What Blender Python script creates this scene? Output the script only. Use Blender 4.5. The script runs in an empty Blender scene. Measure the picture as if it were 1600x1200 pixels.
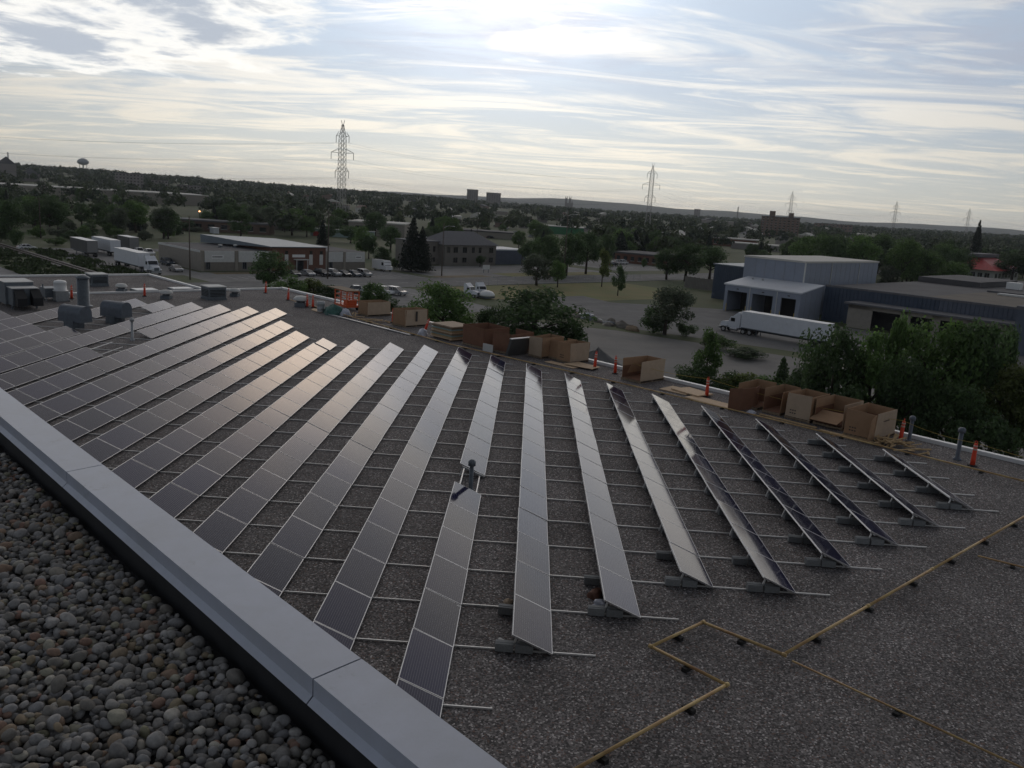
import bpy, math, random
import numpy as np
from mathutils import Vector, Matrix

rng = random.Random(11)
nrg = np.random.default_rng(7)
S = bpy.context.scene
COL = S.collection
R2 = math.sqrt(2)

# ------------------------------------------------------------------ camera
F_PX, PITCH, ROLL, YAW, EYE = 1327.2, 0.21184, 0.06558, -0.01266, 9.671   # focal length in pixels of a 1600 px wide picture
def cam_axes():
    c, s = math.cos(YAW), math.sin(YAW); cp, sp = math.cos(PITCH), math.sin(PITCH)
    r0 = Vector((c, -s, 0)); f = Vector((cp*s, cp*c, -sp)); u0 = Vector((sp*s, sp*c, cp))
    cr, sr = math.cos(ROLL), math.sin(ROLL)
    return r0*cr + u0*sr, u0*cr - r0*sr, f
CR, CU, CF = cam_axes()
cam_d = bpy.data.cameras.new('camera'); cam = bpy.data.objects.new('camera', cam_d); COL.objects.link(cam)
cam.matrix_world = Matrix(((CR.x, CU.x, -CF.x, 0), (CR.y, CU.y, -CF.y, 0), (CR.z, CU.z, -CF.z, EYE), (0, 0, 0, 1)))
cam_d.sensor_width = 36; cam_d.lens = F_PX/1600*36; cam_d.clip_start = 0.05; cam_d.clip_end = 40000
S.camera = cam

# ------------------------------------------------------------------ sky, sun, exposure
SUN_EL, SUN_AZ = math.radians(19.5), math.radians(-3)      # azimuth measured from +Y (straight ahead) towards +X
sun_dir = Vector((math.sin(SUN_AZ)*math.cos(SUN_EL), math.cos(SUN_AZ)*math.cos(SUN_EL), math.sin(SUN_EL)))
world = bpy.data.worlds.new('World'); S.world = world; world.use_nodes = True
NT = world.node_tree; NT.nodes.clear()
def wn(t, **k):
    n = NT.nodes.new(t)
    for a, b in k.items(): setattr(n, a, b)
    return n
def wl(a, b): NT.links.new(a, b)
def wmath(op, a, b=None, c=None, clamp=False):
    n = wn('ShaderNodeMath', operation=op); n.use_clamp = clamp
    for i, x in enumerate((a, b, c)):
        if x is None: continue
        if isinstance(x, (int, float)): n.inputs[i].default_value = x
        else: wl(x, n.inputs[i])
    return n.outputs[0]
def wmix(fac, a, b):
    n = wn('ShaderNodeMix', data_type='RGBA')
    for i, x in ((0, fac), (6, a), (7, b)):
        if isinstance(x, (int, float)): n.inputs[i].default_value = x
        elif isinstance(x, tuple): n.inputs[i].default_value = (*x, 1)
        else: wl(x, n.inputs[i])
    return n.outputs[2]
def wramp(x, lo, hi):
    n = wn('ShaderNodeMapRange', interpolation_type='SMOOTHSTEP'); wl(x, n.inputs[0]); n.inputs[1].default_value = lo; n.inputs[2].default_value = hi
    return n.outputs[0]
sky = wn('ShaderNodeTexSky', sky_type='NISHITA'); sky.sun_disc = False
sky.sun_elevation = SUN_EL; sky.sun_rotation = SUN_AZ; sky.altitude = 300; sky.air_density = 1.0; sky.dust_density = 0.3; sky.ozone_density = 1.0
tc = wn('ShaderNodeTexCoord')
sep = wn('ShaderNodeSeparateXYZ'); wl(tc.outputs['Generated'], sep.inputs[0])
zz = wmath('MAXIMUM', sep.outputs[2], 0.0)
den = wmath('ADD', zz, 0.07)
px_ = wmath('DIVIDE', sep.outputs[0], den); py_ = wmath('DIVIDE', sep.outputs[1], den)
comb = wn('ShaderNodeCombineXYZ'); wl(px_, comb.inputs[0]); wl(py_, comb.inputs[1])
def cloud(scale, detail, rough, off, sx=1.0, sy=1.0, dist=0.0):
    mp = wn('ShaderNodeMapping'); wl(comb.outputs[0], mp.inputs[0]); mp.inputs['Location'].default_value = off; mp.inputs['Scale'].default_value = (sx, sy, 1)
    nz = wn('ShaderNodeTexNoise'); wl(mp.outputs[0], nz.inputs['Vector']); nz.inputs['Scale'].default_value = scale; nz.inputs['Detail'].default_value = detail
    nz.inputs['Roughness'].default_value = rough; nz.inputs['Distortion'].default_value = dist
    return nz.outputs[0]
dotn = wn('ShaderNodeVectorMath', operation='DOT_PRODUCT'); wl(tc.outputs['Generated'], dotn.inputs[0]); dotn.inputs[1].default_value = sun_dir
cosang = wmath('MAXIMUM', dotn.outputs['Value'], 0.0)
glow = wmath('POWER', cosang, 130.0)
wide = wmath('POWER', cosang, 6.0)
def wscale(col, f):
    n = wn('ShaderNodeVectorMath', operation='SCALE')
    if isinstance(col, tuple): n.inputs[0].default_value = col
    else: wl(col, n.inputs[0])
    if isinstance(f, (int, float)): n.inputs['Scale'].default_value = f
    else: wl(f, n.inputs['Scale'])
    return n.outputs[0]
# an even high veil: thick and creamy near the horizon, thinner and bluer overhead, brighter round the hidden sun
thin = wramp(sep.outputs[2], 0.24, 0.54)
low = wramp(sep.outputs[2], 0.17, 0.0)
veil_v = wmath('MULTIPLY', wmath('ADD', wmath('MULTIPLY_ADD', wide, 3.9, 3.2), wmath('MULTIPLY', glow, 20.0)), wmath('MULTIPLY_ADD', thin, -0.62, 1.0))
veil_c = wmix(wramp(wide, 0.2, 1.0), (0.76, 0.90, 1.11), (0.80, 0.925, 1.09))
veil_c = wmix(wmath('MULTIPLY', low, 0.85), veil_c, (1.05, 1.04, 0.95))
veil_c = wmix(wmath('MULTIPLY', glow, 0.8), veil_c, (1.32, 0.99, 0.72))
base = wmix(0.95, sky.outputs[0], wscale(veil_c, veil_v))
# mottled altocumulus, lavender grey
mo = wramp(cloud(1.15, 8, 0.62, (2.3, 8.1, 0), 0.8, 1.3, 0.5), 0.38, 0.66)
base = wmix(wmath('MULTIPLY', wmath('MULTIPLY', mo, wramp(sep.outputs[2], 0.09, 0.19)), 0.55), base, wscale((0.90, 0.90, 1.03), wmath('MULTIPLY', wmath('MULTIPLY_ADD', wide, 2.6, 3.3), wmath('MULTIPLY_ADD', thin, -0.62, 1.0))))
# streaks of thin bright cloud
band = wmath('MULTIPLY', wramp(sep.outputs[2], 0.02, 0.09), wramp(sep.outputs[2], 0.165, 0.11))
st = wramp(wmath('MULTIPLY_ADD', wmath('MULTIPLY', band, wide), 0.10, cloud(0.50, 10, 0.60, (3.1, 0.4, 0), 0.95, 2.3, 1.3)), 0.49, 0.66)
st2 = wramp(cloud(1.1, 8, 0.62, (7.7, 2.2, 0), 0.95, 2.6, 1.2), 0.50, 0.70)
bright = wscale(wmix(wmath('MULTIPLY', glow, 0.9), wmix(low, (1.04, 1.01, 0.95), (1.12, 1.02, 0.84)), (1.28, 0.99, 0.74)), wmath('MULTIPLY', wmath('ADD', wmath('MULTIPLY_ADD', wide, 5.6, 4.4), wmath('MULTIPLY', glow, 17.0)), wmath('MULTIPLY_ADD', thin, -0.80, 1.0)))
base = wmix(wmath('MULTIPLY', wmath('MAXIMUM', st, wmath('MULTIPLY', st2, 0.8)), 0.85), base, bright)
# low grey cumulus with ragged bright rims
cu = cloud(2.6, 9, 0.62, (1.1, 3.3, 0), 1, 0.9, 0.2)
azi = wmath('DIVIDE', sep.outputs[0], wmath('MAXIMUM', sep.outputs[1], 0.05))
def lobe(cx, cz, rx, rz_):
    dx = wmath('DIVIDE', wmath('SUBTRACT', azi, cx), rx); dz = wmath('DIVIDE', wmath('SUBTRACT', sep.outputs[2], cz), rz_)
    return wmath('SQRT', wmath('ADD', wmath('MULTIPLY', dx, dx), wmath('MULTIPLY', dz, dz)))
dl = wmath('MINIMUM', lobe(-0.40, 0.178, 0.105, 0.050), lobe(-0.55, 0.130, 0.15, 0.026))
field = wmath('ADD', wmath('SUBTRACT', 1.0, dl), wmath('MULTIPLY_ADD', cu, 3.2, -1.6))
rim = wramp(field, -0.45, 0.15); core = wramp(field, 0.10, 0.75)
base = wmix(wmath('MULTIPLY', rim, 0.85), base, wscale((1.04, 1.02, 0.97), 9.2))
base = wmix(wmath('MULTIPLY', core, 0.90), base, wscale((0.80, 0.90, 1.06), 4.9))
bg = wn('ShaderNodeBackground'); bg.inputs[1].default_value = 0.098; wl(base, bg.inputs[0])
wo = wn('ShaderNodeOutputWorld'); wl(bg.outputs[0], wo.inputs[0])

sun_l = bpy.data.lights.new('sun', 'SUN'); sun_l.energy = 0.6; sun_l.angle = math.radians(90); sun_l.color = (1.0, 0.90, 0.80)
sun_o = bpy.data.objects.new('sun', sun_l); COL.objects.link(sun_o); sun_o.location = (0, 0, 60)
sun_o.rotation_euler = sun_dir.to_track_quat('Z', 'Y').to_euler()
S.view_settings.view_transform = 'Standard'; S.view_settings.look = 'None'; S.view_settings.gamma = 1; S.view_settings.exposure = 0.25
S.view_settings.use_curve_mapping = False
S.cycles.max_bounces = 6; S.cycles.diffuse_bounces = 3; S.cycles.glossy_bounces = 3; S.cycles.transparent_max_bounces = 8; S.cycles.volume_bounces = 0
S.cycles.use_denoising = True

# ------------------------------------------------------------------ helpers
ZG = -11.0                                    # street level; the panel roof is z = 0
def at(px, py, z=ZG):                         # the point at height z where the line of sight through a photo pixel lands
    d = CR*(px-800) - CU*(py-600) + CF*F_PX
    t = (z-EYE)/d.z
    return Vector((d.x*t, d.y*t, z))
def W(u, v, z=0.0): return Vector(((v-u)/R2, (u+v)/R2, z))     # the town grid runs at 45 degrees: v points away to the right, u away to the left
def UV(p): return (p.y-p.x)/R2, (p.y+p.x)/R2
RZ = math.radians(45)                         # objects turned by RZ have local x along v and local y along u

class MB:
    def __init__(s): s.v = []; s.f = []; s.m = []
    def add(s, vs, fs, mi=0):
        o = len(s.v); s.v += [tuple(p) for p in vs]; s.f += [tuple(i+o for i in f) for f in fs]; s.m += [mi]*len(fs); return s
    def hexa(s, p, mi=0): return s.add(p, [(0,3,2,1),(4,5,6,7),(0,1,5,4),(1,2,6,5),(2,3,7,6),(3,0,4,7)], mi)
    def box(s, x0, x1, y0, y1, z0, z1, mi=0):
        return s.hexa([(x0,y0,z0),(x1,y0,z0),(x1,y1,z0),(x0,y1,z0),(x0,y0,z1),(x1,y0,z1),(x1,y1,z1),(x0,y1,z1)], mi)
    def rbox(s, c, size, rz=0, mi=0, ry=0, rx=0):
        M = Matrix.Translation(c) @ Matrix.Rotation(rz,4,'Z') @ Matrix.Rotation(ry,4,'Y') @ Matrix.Rotation(rx,4,'X')
        a, b, d = size[0]/2, size[1]/2, size[2]/2
        return s.hexa([M @ Vector(q) for q in [(-a,-b,-d),(a,-b,-d),(a,b,-d),(-a,b,-d),(-a,-b,d),(a,-b,d),(a,b,d),(-a,b,d)]], mi)
    def beam(s, p0, p1, w, h, mi=0):
        p0, p1 = Vector(p0), Vector(p1); d = (p1-p0).normalized(); up = Vector((0,0,1)) if abs(d.z) < .95 else Vector((0,1,0))
        x = d.cross(up).normalized()*w/2; y = x.cross(d).normalized()*h/2
        return s.hexa([p0-x-y, p0+x-y, p0+x+y, p0-x+y, p1-x-y, p1+x-y, p1+x+y, p1-x+y], mi)
    def cyl(s, p0, p1, r0, r1=None, n=12, mi=0, caps=True):
        if r1 is None: r1 = r0
        p0, p1 = Vector(p0), Vector(p1); d = (p1-p0).normalized(); up = Vector((0,0,1)) if abs(d.z) < .95 else Vector((1,0,0))
        x = d.cross(up).normalized(); y = x.cross(d)
        vs = [p0+(x*math.cos(a)+y*math.sin(a))*r0 for a in [2*math.pi*i/n for i in range(n)]] + [p1+(x*math.cos(a)+y*math.sin(a))*r1 for a in [2*math.pi*i/n for i in range(n)]]
        fs = [(i, (i+1)%n, n+(i+1)%n, n+i) for i in range(n)]
        if caps: fs += [tuple(range(n))[::-1], tuple(range(n, 2*n))]
        return s.add(vs, fs, mi)
    def tube(s, path, r, n=6, mi=0):
        for a, b in zip(path, path[1:]): s.cyl(a, b, r, r, n, mi)
        return s
    def lathe(s, prof, c=(0,0,0), n=20, mi=0):
        vs = []; fs = []
        for r, z in prof: vs += [(c[0]+r*math.cos(2*math.pi*i/n), c[1]+r*math.sin(2*math.pi*i/n), c[2]+z) for i in range(n)]
        for k in range(len(prof)-1): fs += [(k*n+i, k*n+(i+1)%n, (k+1)*n+(i+1)%n, (k+1)*n+i) for i in range(n)]
        fs += [tuple(range(n))[::-1], tuple(range((len(prof)-1)*n, len(prof)*n))]
        return s.add(vs, fs, mi)
    def prism(s, poly, z0, z1, mi=0):
        n = len(poly); return s.add([(x,y,z0) for x,y in poly]+[(x,y,z1) for x,y in poly], [tuple(range(n))[::-1], tuple(range(n,2*n))]+[(i,(i+1)%n,n+(i+1)%n,n+i) for i in range(n)], mi)
    def prism_xz(s, poly, y0, y1, mi=0):
        n = len(poly); return s.add([(x,y0,z) for x,z in poly]+[(x,y1,z) for x,z in poly], [tuple(range(n)), tuple(range(n,2*n))[::-1]]+[(i,n+i,n+(i+1)%n,(i+1)%n) for i in range(n)], mi)
    def mesh(s, name, mats, smooth=False):
        me = bpy.data.meshes.new(name); me.from_pydata(s.v, [], s.f)
        for m in (mats if isinstance(mats, (list, tuple)) else [mats]): me.materials.append(m)
        if isinstance(mats, (list, tuple)) and len(mats) > 1: me.polygons.foreach_set('material_index', s.m)
        if smooth: me.polygons.foreach_set('use_smooth', [True]*len(s.f))
        me.update(); return me
    def build(s, name, mats, parent=None, smooth=False): return obj(name, s.mesh(name, mats, smooth), parent)
def obj(name, me, parent=None, loc=None, rot=None, scale=None):
    o = bpy.data.objects.new(name, me); COL.objects.link(o)
    if parent: o.parent = parent
    if loc is not None: o.location = loc
    if rot is not None: o.rotation_euler = rot
    if scale is not None: o.scale = scale
    return o
def tag(o, label=None, cat=None, group=None, kind=None):
    if label: o['label'] = label
    if cat: o['category'] = cat
    if group: o['group'] = group
    if kind: o['kind'] = kind
    return o
def thing(name, label, cat, loc=(0,0,0), rz=0.0, group=None): return tag(obj(name, None, None, loc, (0,0,rz)), label, cat, group)
def copy_tree(o, parent=None):
    c = o.copy(); COL.objects.link(c); c.parent = parent
    for ch in list(o.children): copy_tree(ch, c)
    return c
ORD = ['first','second','third','fourth','fifth','sixth','seventh','eighth','ninth','tenth','eleventh','twelfth','thirteenth','fourteenth','fifteenth','sixteenth','seventeenth','eighteenth','nineteenth','twentieth','twenty-first','twenty-second','twenty-third','twenty-fourth','twenty-fifth','twenty-sixth','twenty-seventh']

# ------------------------------------------------------------------ materials
def mat(name, col, rough=0.8, metal=0.0, noise=None, var=0.25, bump=0.0, bscale=None, spec=0.5, col2=None, coord='Object', island=0.0, objrand=0.0, detail=6):
    m = bpy.data.materials.new(name); m.use_nodes = True; nt = m.node_tree; b = nt.nodes['Principled BSDF']
    b.inputs['Roughness'].default_value = rough; b.inputs['Metallic'].default_value = metal; b.inputs['Specular IOR Level'].default_value = spec
    b.inputs['Base Color'].default_value = (*col, 1)
    L = nt.links.new; t = nt.nodes.new('ShaderNodeTexCoord'); out = None
    if noise:
        n = nt.nodes.new('ShaderNodeTexNoise'); n.inputs['Scale'].default_value = noise; n.inputs['Detail'].default_value = detail; n.inputs['Roughness'].default_value = .65
        L(t.outputs[coord], n.inputs['Vector'])
        mr = nt.nodes.new('ShaderNodeMapRange'); mr.inputs[1].default_value = .3; mr.inputs[2].default_value = .7; L(n.outputs[0], mr.inputs[0])
        mx = nt.nodes.new('ShaderNodeMix'); mx.data_type = 'RGBA'; L(mr.outputs[0], mx.inputs[0])
        c2 = col2 or tuple(min(1, c*(1+var)) for c in col); c1 = col if col2 else tuple(c*(1-var) for c in col)
        mx.inputs[6].default_value = (*c1, 1); mx.inputs[7].default_value = (*c2, 1); out = mx.outputs[2]
        if bump:
            bp = nt.nodes.new('ShaderNodeBump'); bp.inputs['Strength'].default_value = bump; bp.inputs['Distance'].default_value = 0.02
            src = n
            if bscale:
                src = nt.nodes.new('ShaderNodeTexNoise'); src.inputs['Scale'].default_value = bscale; src.inputs['Detail'].default_value = 4; L(t.outputs[coord], src.inputs['Vector'])
            L(src.outputs[0], bp.inputs['Height']); L(bp.outputs[0], b.inputs['Normal'])
    if island or objrand:
        rs = nt.nodes.new('ShaderNodeNewGeometry').outputs['Random Per Island'] if island else nt.nodes.new('ShaderNodeObjectInfo').outputs['Random']
        a = island or objrand
        mr = nt.nodes.new('ShaderNodeMapRange'); mr.inputs[3].default_value = 1-a; mr.inputs[4].default_value = 1+a; L(rs, mr.inputs[0])
        sc = nt.nodes.new('ShaderNodeVectorMath'); sc.operation = 'SCALE'; L(mr.outputs[0], sc.inputs['Scale'])
        if out is not None: L(out, sc.inputs[0])
        else: sc.inputs[0].default_value = col
        out = sc.outputs[0]
    if out is not None: L(out, b.inputs['Base Color'])
    return m

def voronoi_mat(name, cols, scale, rough=0.9, bump=0.6, dist=0.012, patch=None, jit=1.0, cell=1.0):
    """loose chippings: every cell its own stone colour, raised in the middle"""
    m = bpy.data.materials.new(name); m.use_nodes = True; nt = m.node_tree; b = nt.nodes['Principled BSDF']; L = nt.links.new
    b.inputs['Roughness'].default_value = rough; b.inputs['Specular IOR Level'].default_value = 0.25
    t = nt.nodes.new('ShaderNodeTexCoord'); v = nt.nodes.new('ShaderNodeTexVoronoi'); v.inputs['Scale'].default_value = scale; L(t.outputs['Object'], v.inputs['Vector'])
    sp = nt.nodes.new('ShaderNodeSeparateColor'); L(v.outputs['Color'], sp.inputs[0])
    cr = nt.nodes.new('ShaderNodeValToRGB'); L(sp.outputs[0], cr.inputs[0]); e = cr.color_ramp; e.interpolation = 'CONSTANT'
    while len(e.elements) < len(cols): e.elements.new(0.5)
    pos = 0
    for el, (w_, c) in zip(e.elements, cols): el.position = min(pos, .999); el.color = (*c, 1); pos += w_
    out = cr.outputs[0]
    if patch:
        n = nt.nodes.new('ShaderNodeTexNoise'); n.inputs['Scale'].default_value = patch; n.inputs['Detail'].default_value = 5; L(t.outputs['Object'], n.inputs['Vector'])
        mr = nt.nodes.new('ShaderNodeMapRange'); mr.inputs[1].default_value = .3; mr.inputs[2].default_value = .7; mr.inputs[3].default_value = .78; mr.inputs[4].default_value = 1.22; L(n.outputs[0], mr.inputs[0])
        sc = nt.nodes.new('ShaderNodeVectorMath'); sc.operation = 'SCALE'; L(out, sc.inputs[0]); L(mr.outputs[0], sc.inputs['Scale']); out = sc.outputs[0]
    L(out, b.inputs['Base Color'])
    bp = nt.nodes.new('ShaderNodeBump'); bp.invert = True; bp.inputs['Strength'].default_value = bump; bp.inputs['Distance'].default_value = dist; L(v.outputs['Distance'], bp.inputs['Height']); L(bp.outputs[0], b.inputs['Normal'])
    return m

M = {}
M['chips'] = voronoi_mat('roof chippings', [(.28,(.060,.056,.056)),(.25,(.108,.100,.099)),(.22,(.165,.152,.15)),(.13,(.23,.212,.208)),(.06,(.155,.105,.09)),(.06,(.44,.41,.40))], 27, patch=.35, cell=.9)
M['coping'] = mat('grey painted metal', (.42,.45,.53), .42, .0, noise=7, var=.05, bump=.02, bscale=90)
def worn(m, scale, lo, hi, col, amt):
    nt = m.node_tree; L = nt.links.new; b = nt.nodes['Principled BSDF']; t = nt.nodes.new('ShaderNodeTexCoord'); n = nt.nodes.new('ShaderNodeTexNoise'); n.inputs['Scale'].default_value = scale; n.inputs['Detail'].default_value = 10; n.inputs['Roughness'].default_value = .75; L(t.outputs['Object'], n.inputs['Vector'])
    mr = nt.nodes.new('ShaderNodeMapRange'); mr.inputs[1].default_value = lo; mr.inputs[2].default_value = hi; mr.inputs[4].default_value = amt; L(n.outputs[0], mr.inputs[0])
    mx = nt.nodes.new('ShaderNodeMix'); mx.data_type = 'RGBA'; L(mr.outputs[0], mx.inputs[0]); src = b.inputs['Base Color'].links
    if src: L(src[0].from_socket, mx.inputs[6])
    else: mx.inputs[6].default_value = b.inputs['Base Color'].default_value
    mx.inputs[7].default_value = (*col,1); L(mx.outputs[2], b.inputs['Base Color'])
worn(M['coping'], 5.5, .60, .72, (.20,.20,.205), .7); worn(M['coping'], 38, .66, .74, (.13,.12,.11), .6); worn(M['coping'], 1.3, .45, .75, (.33,.34,.36), .6)
M['membrane'] = mat('black roofing membrane', (.016,.016,.018), .75, noise=5, var=.4)
M['alu'] = mat('aluminium', (.50,.50,.51), .45, .7)
M['alu2'] = mat('mill aluminium rail', (.72,.72,.71), .5, .3)
M['block'] = mat('concrete block', (.22,.23,.235), .9, noise=25, var=.2, bump=.3, objrand=.12)
M['galv'] = mat('galvanised steel', (.36,.37,.38), .5, .5, noise=6, var=.15)
M['pylon'] = mat('pylon steel', (.36,.35,.34), .6, .2)
M['darkgalv'] = mat('weathered sheet metal', (.13,.15,.17), .55, .4, noise=5, var=.25)
M['bluehood'] = mat('blue grey painted steel', (.10,.118,.145), .5, .1, noise=5, var=.2)
M['white'] = mat('white paint', (.72,.72,.71), .45, noise=3, var=.06)
M['offwhite'] = mat('off white panel', (.55,.55,.53), .6, noise=2, var=.08)
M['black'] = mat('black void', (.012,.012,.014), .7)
M['rubber'] = mat('black rubber', (.02,.02,.02), .8)
M['orange'] = mat('orange plastic', (.72,.062,.022), .5)
M['redorange'] = mat('orange lift paint', (.62,.11,.03), .5, noise=8, var=.25)
M['reflect'] = mat('dulled reflective band', (.62,.40,.33), .5)
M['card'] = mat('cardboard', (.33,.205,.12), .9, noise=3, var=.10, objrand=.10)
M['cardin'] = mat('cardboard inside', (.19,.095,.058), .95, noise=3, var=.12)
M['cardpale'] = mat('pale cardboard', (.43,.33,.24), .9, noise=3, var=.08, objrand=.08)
M['ink'] = mat('print ink', (.06,.05,.045), .9)
M['wood'] = mat('raw lumber', (.46,.32,.17), .85, noise=9, var=.22, objrand=.15)
M['ply'] = mat('plywood', (.55,.40,.26), .8, noise=6, var=.12, objrand=.1)
M['oldwood'] = mat('weathered lumber', (.24,.18,.12), .9, noise=9, var=.25, objrand=.15)
M['tarp'] = mat('green tarpaulin', (.04,.12,.10), .55, noise=6, var=.3, bump=.4)
M['plastic'] = mat('milky plastic film', (.52,.53,.60), .35, noise=9, var=.2, bump=.4)
M['pipe'] = mat('rusty yellow gas pipe', (.62,.47,.20), .6, noise=1.7, col2=(.30,.14,.06), detail=9)
M['rope'] = mat('yellow line', (.50,.38,.10), .8)
M['asphalt'] = mat('asphalt', (.14,.137,.135), .95, noise=.18, var=.22, bump=.15, bscale=8)
M['asphalt2'] = mat('old asphalt', (.20,.195,.19), .95, noise=.12, var=.22)
M['gravelyard'] = mat('gravel yard', (.18,.17,.16), .95, noise=.09, var=.28, detail=10)
M['dirt'] = mat('dry verge', (.15,.115,.06), .95, noise=.4, var=.35)
M['drygrass'] = mat('dry lawn', (.13,.155,.045), .95, noise=.10, col2=(.21,.165,.065), detail=9)
M['ground'] = mat('rough grass', (.05,.075,.024), .95, noise=.05, col2=(.10,.10,.045), detail=9)
M['weeds'] = mat('weeds', (.045,.066,.022), .9, island=.45)
M['concrete'] = mat('concrete', (.30,.29,.275), .9, noise=.8, var=.15)
M['steel'] = mat('rail steel', (.25,.22,.2), .4, .7)
M['tie'] = mat('railway sleeper', (.06,.05,.04), .9)
M['paint'] = mat('road paint', (.6,.6,.57), .8)
M['beige'] = mat('beige block wall', (.27,.245,.21), .9, noise=1.2, var=.1)
M['tan'] = mat('tan block wall', (.20,.18,.155), .9, noise=1.2, var=.1)
M['brick'] = mat('brown brick', (.155,.075,.052), .9, noise=2.5, var=.2)
M['brown'] = mat('dull brown wall', (.135,.088,.066), .9, noise=.6, var=.2)
M['greystone'] = mat('grey stucco', (.19,.175,.155), .9, noise=.8, var=.1)
M['slate'] = mat('grey shingles', (.125,.125,.135), .85, noise=1.5, var=.15)
M['metalroof'] = mat('pale blue metal roof', (.15,.18,.21), .5, .2, noise=.4, var=.1)
M['glass'] = mat('dark window glass', (.015,.018,.022), .08, spec=.8)
M['dockwhite'] = mat('white blue cladding', (.25,.28,.345), .55, noise=.6, var=.06)
M['dockroof'] = mat('white membrane roof', (.58,.60,.64), .6, noise=.5, var=.07)
M['blue'] = mat('dark blue cladding', (.032,.050,.085), .55, noise=.6, var=.15)
M['blue2'] = mat('faded blue cladding', (.075,.09,.125), .6, noise=.6, var=.15)
M['darkroof'] = mat('dark flat roof', (.085,.082,.085), .9, noise=.2, var=.25, detail=9)
M['brownroof'] = mat('brown gravel roof', (.12,.10,.078), .9, noise=.2, var=.25, detail=9)
M['red'] = mat('red roof', (.42,.05,.05), .6, noise=.8, var=.15)
M['truckwhite'] = mat('truck white', (.66,.68,.72), .35, noise=1.2, var=.06)
M['truckgrey'] = mat('dusty dark trailer', (.07,.07,.068), .6, noise=.8, var=.2)
M['trailergrey'] = mat('grey trailer end', (.22,.22,.22), .6)
M['tyre'] = mat('tyre', (.018,.018,.018), .85)
M['rim'] = mat('rim', (.45,.45,.46), .35, .7)
M['carwhite'] = mat('white car paint', (.70,.70,.71), .25, spec=.6)
M['cardark'] = mat('black car paint', (.018,.019,.022), .2, spec=.6)
M['carsilver'] = mat('silver car paint', (.34,.35,.36), .3, .4)
M['carblue'] = mat('blue grey car paint', (.08,.10,.13), .25, .2)
M['lamp'] = mat('headlamp', (.75,.75,.75), .15)
M['taillamp'] = mat('red lamp', (.5,.02,.02), .3)
M['mint'] = mat('mint green paint', (.24,.32,.30), .6)
M['green'] = mat('green cladding', (.02,.16,.06), .6, noise=.3, var=.2)
M['pole'] = mat('wooden pole', (.10,.08,.065), .9)
M['bark'] = mat('bark', (.055,.043,.034), .95, noise=4, var=.3)
M['apt'] = mat('apartment concrete', (.24,.22,.21), .9)
M['aptbrown'] = mat('brown apartment brick', (.17,.115,.09), .9)
M['farwhite'] = mat('pale far roof', (.52,.50,.46), .8)
M['tank'] = mat('water tank paint', (.30,.32,.34), .6)
def leafmat(name, col, var, trans=.5):
    m = bpy.data.materials.new(name); m.use_nodes = True; nt = m.node_tree; b = nt.nodes['Principled BSDF']; L = nt.links.new
    g = nt.nodes.new('ShaderNodeNewGeometry'); oi = nt.nodes.new('ShaderNodeObjectInfo')
    a = nt.nodes.new('ShaderNodeMapRange'); a.inputs[3].default_value = 1-var; a.inputs[4].default_value = 1+var; L(g.outputs['Random Per Island'], a.inputs[0])
    c = nt.nodes.new('ShaderNodeMapRange'); c.inputs[3].default_value = .8; c.inputs[4].default_value = 1.25; L(oi.outputs['Random'], c.inputs[0])
    mu = nt.nodes.new('ShaderNodeMath'); mu.operation = 'MULTIPLY'; L(a.outputs[0], mu.inputs[0]); L(c.outputs[0], mu.inputs[1])
    sc = nt.nodes.new('ShaderNodeVectorMath'); sc.operation = 'SCALE'; sc.inputs[0].default_value = col; L(mu.outputs[0], sc.inputs['Scale'])
    L(sc.outputs[0], b.inputs['Base Color']); b.inputs['Roughness'].default_value = .55; b.inputs['Specular IOR Level'].default_value = .3
    tr = nt.nodes.new('ShaderNodeBsdfTranslucent'); s2 = nt.nodes.new('ShaderNodeVectorMath'); s2.operation = 'SCALE'; s2.inputs['Scale'].default_value = 1.1; L(sc.outputs[0], s2.inputs[0]); L(s2.outputs[0], tr.inputs[0])
    mx = nt.nodes.new('ShaderNodeMixShader'); mx.inputs[0].default_value = trans; L(b.outputs[0], mx.inputs[1]); L(tr.outputs[0], mx.inputs[2]); L(mx.outputs[0], nt.nodes['Material Output'].inputs[0])
    return m
M['leaf'] = leafmat('broad leaves', (.098,.165,.05), .45)
M['leafdark'] = leafmat('dark leaves', (.070,.115,.045), .45)
M['leafgrey'] = leafmat('grey green leaves', (.090,.112,.072), .4)
M['leafyellow'] = leafmat('yellow green leaves', (.12,.15,.045), .42)
M['needles'] = leafmat('spruce needles', (.018,.028,.018), .4, .15)
M['forest'] = leafmat('distant foliage', (.042,.062,.030), .45, .25)
def patch_leaves(m, scale, lo, hi):
    nt = m.node_tree; L = nt.links.new; b = nt.nodes['Principled BSDF']; src = b.inputs['Base Color'].links[0].from_node
    g = nt.nodes.new('ShaderNodeNewGeometry'); n = nt.nodes.new('ShaderNodeTexNoise'); n.inputs['Scale'].default_value = scale; n.inputs['Detail'].default_value = 2; L(g.outputs['Position'], n.inputs['Vector'])
    cr = nt.nodes.new('ShaderNodeMix'); cr.data_type = 'RGBA'; mr = nt.nodes.new('ShaderNodeMapRange'); mr.inputs[1].default_value = .35; mr.inputs[2].default_value = .65; L(n.outputs[0], mr.inputs[0]); L(mr.outputs[0], cr.inputs[0]); cr.inputs[6].default_value = (*lo,1); cr.inputs[7].default_value = (*hi,1); L(cr.outputs[2], src.inputs[0])
patch_leaves(M['forest'], .07, (.034,.054,.032), (.080,.104,.046))

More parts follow.
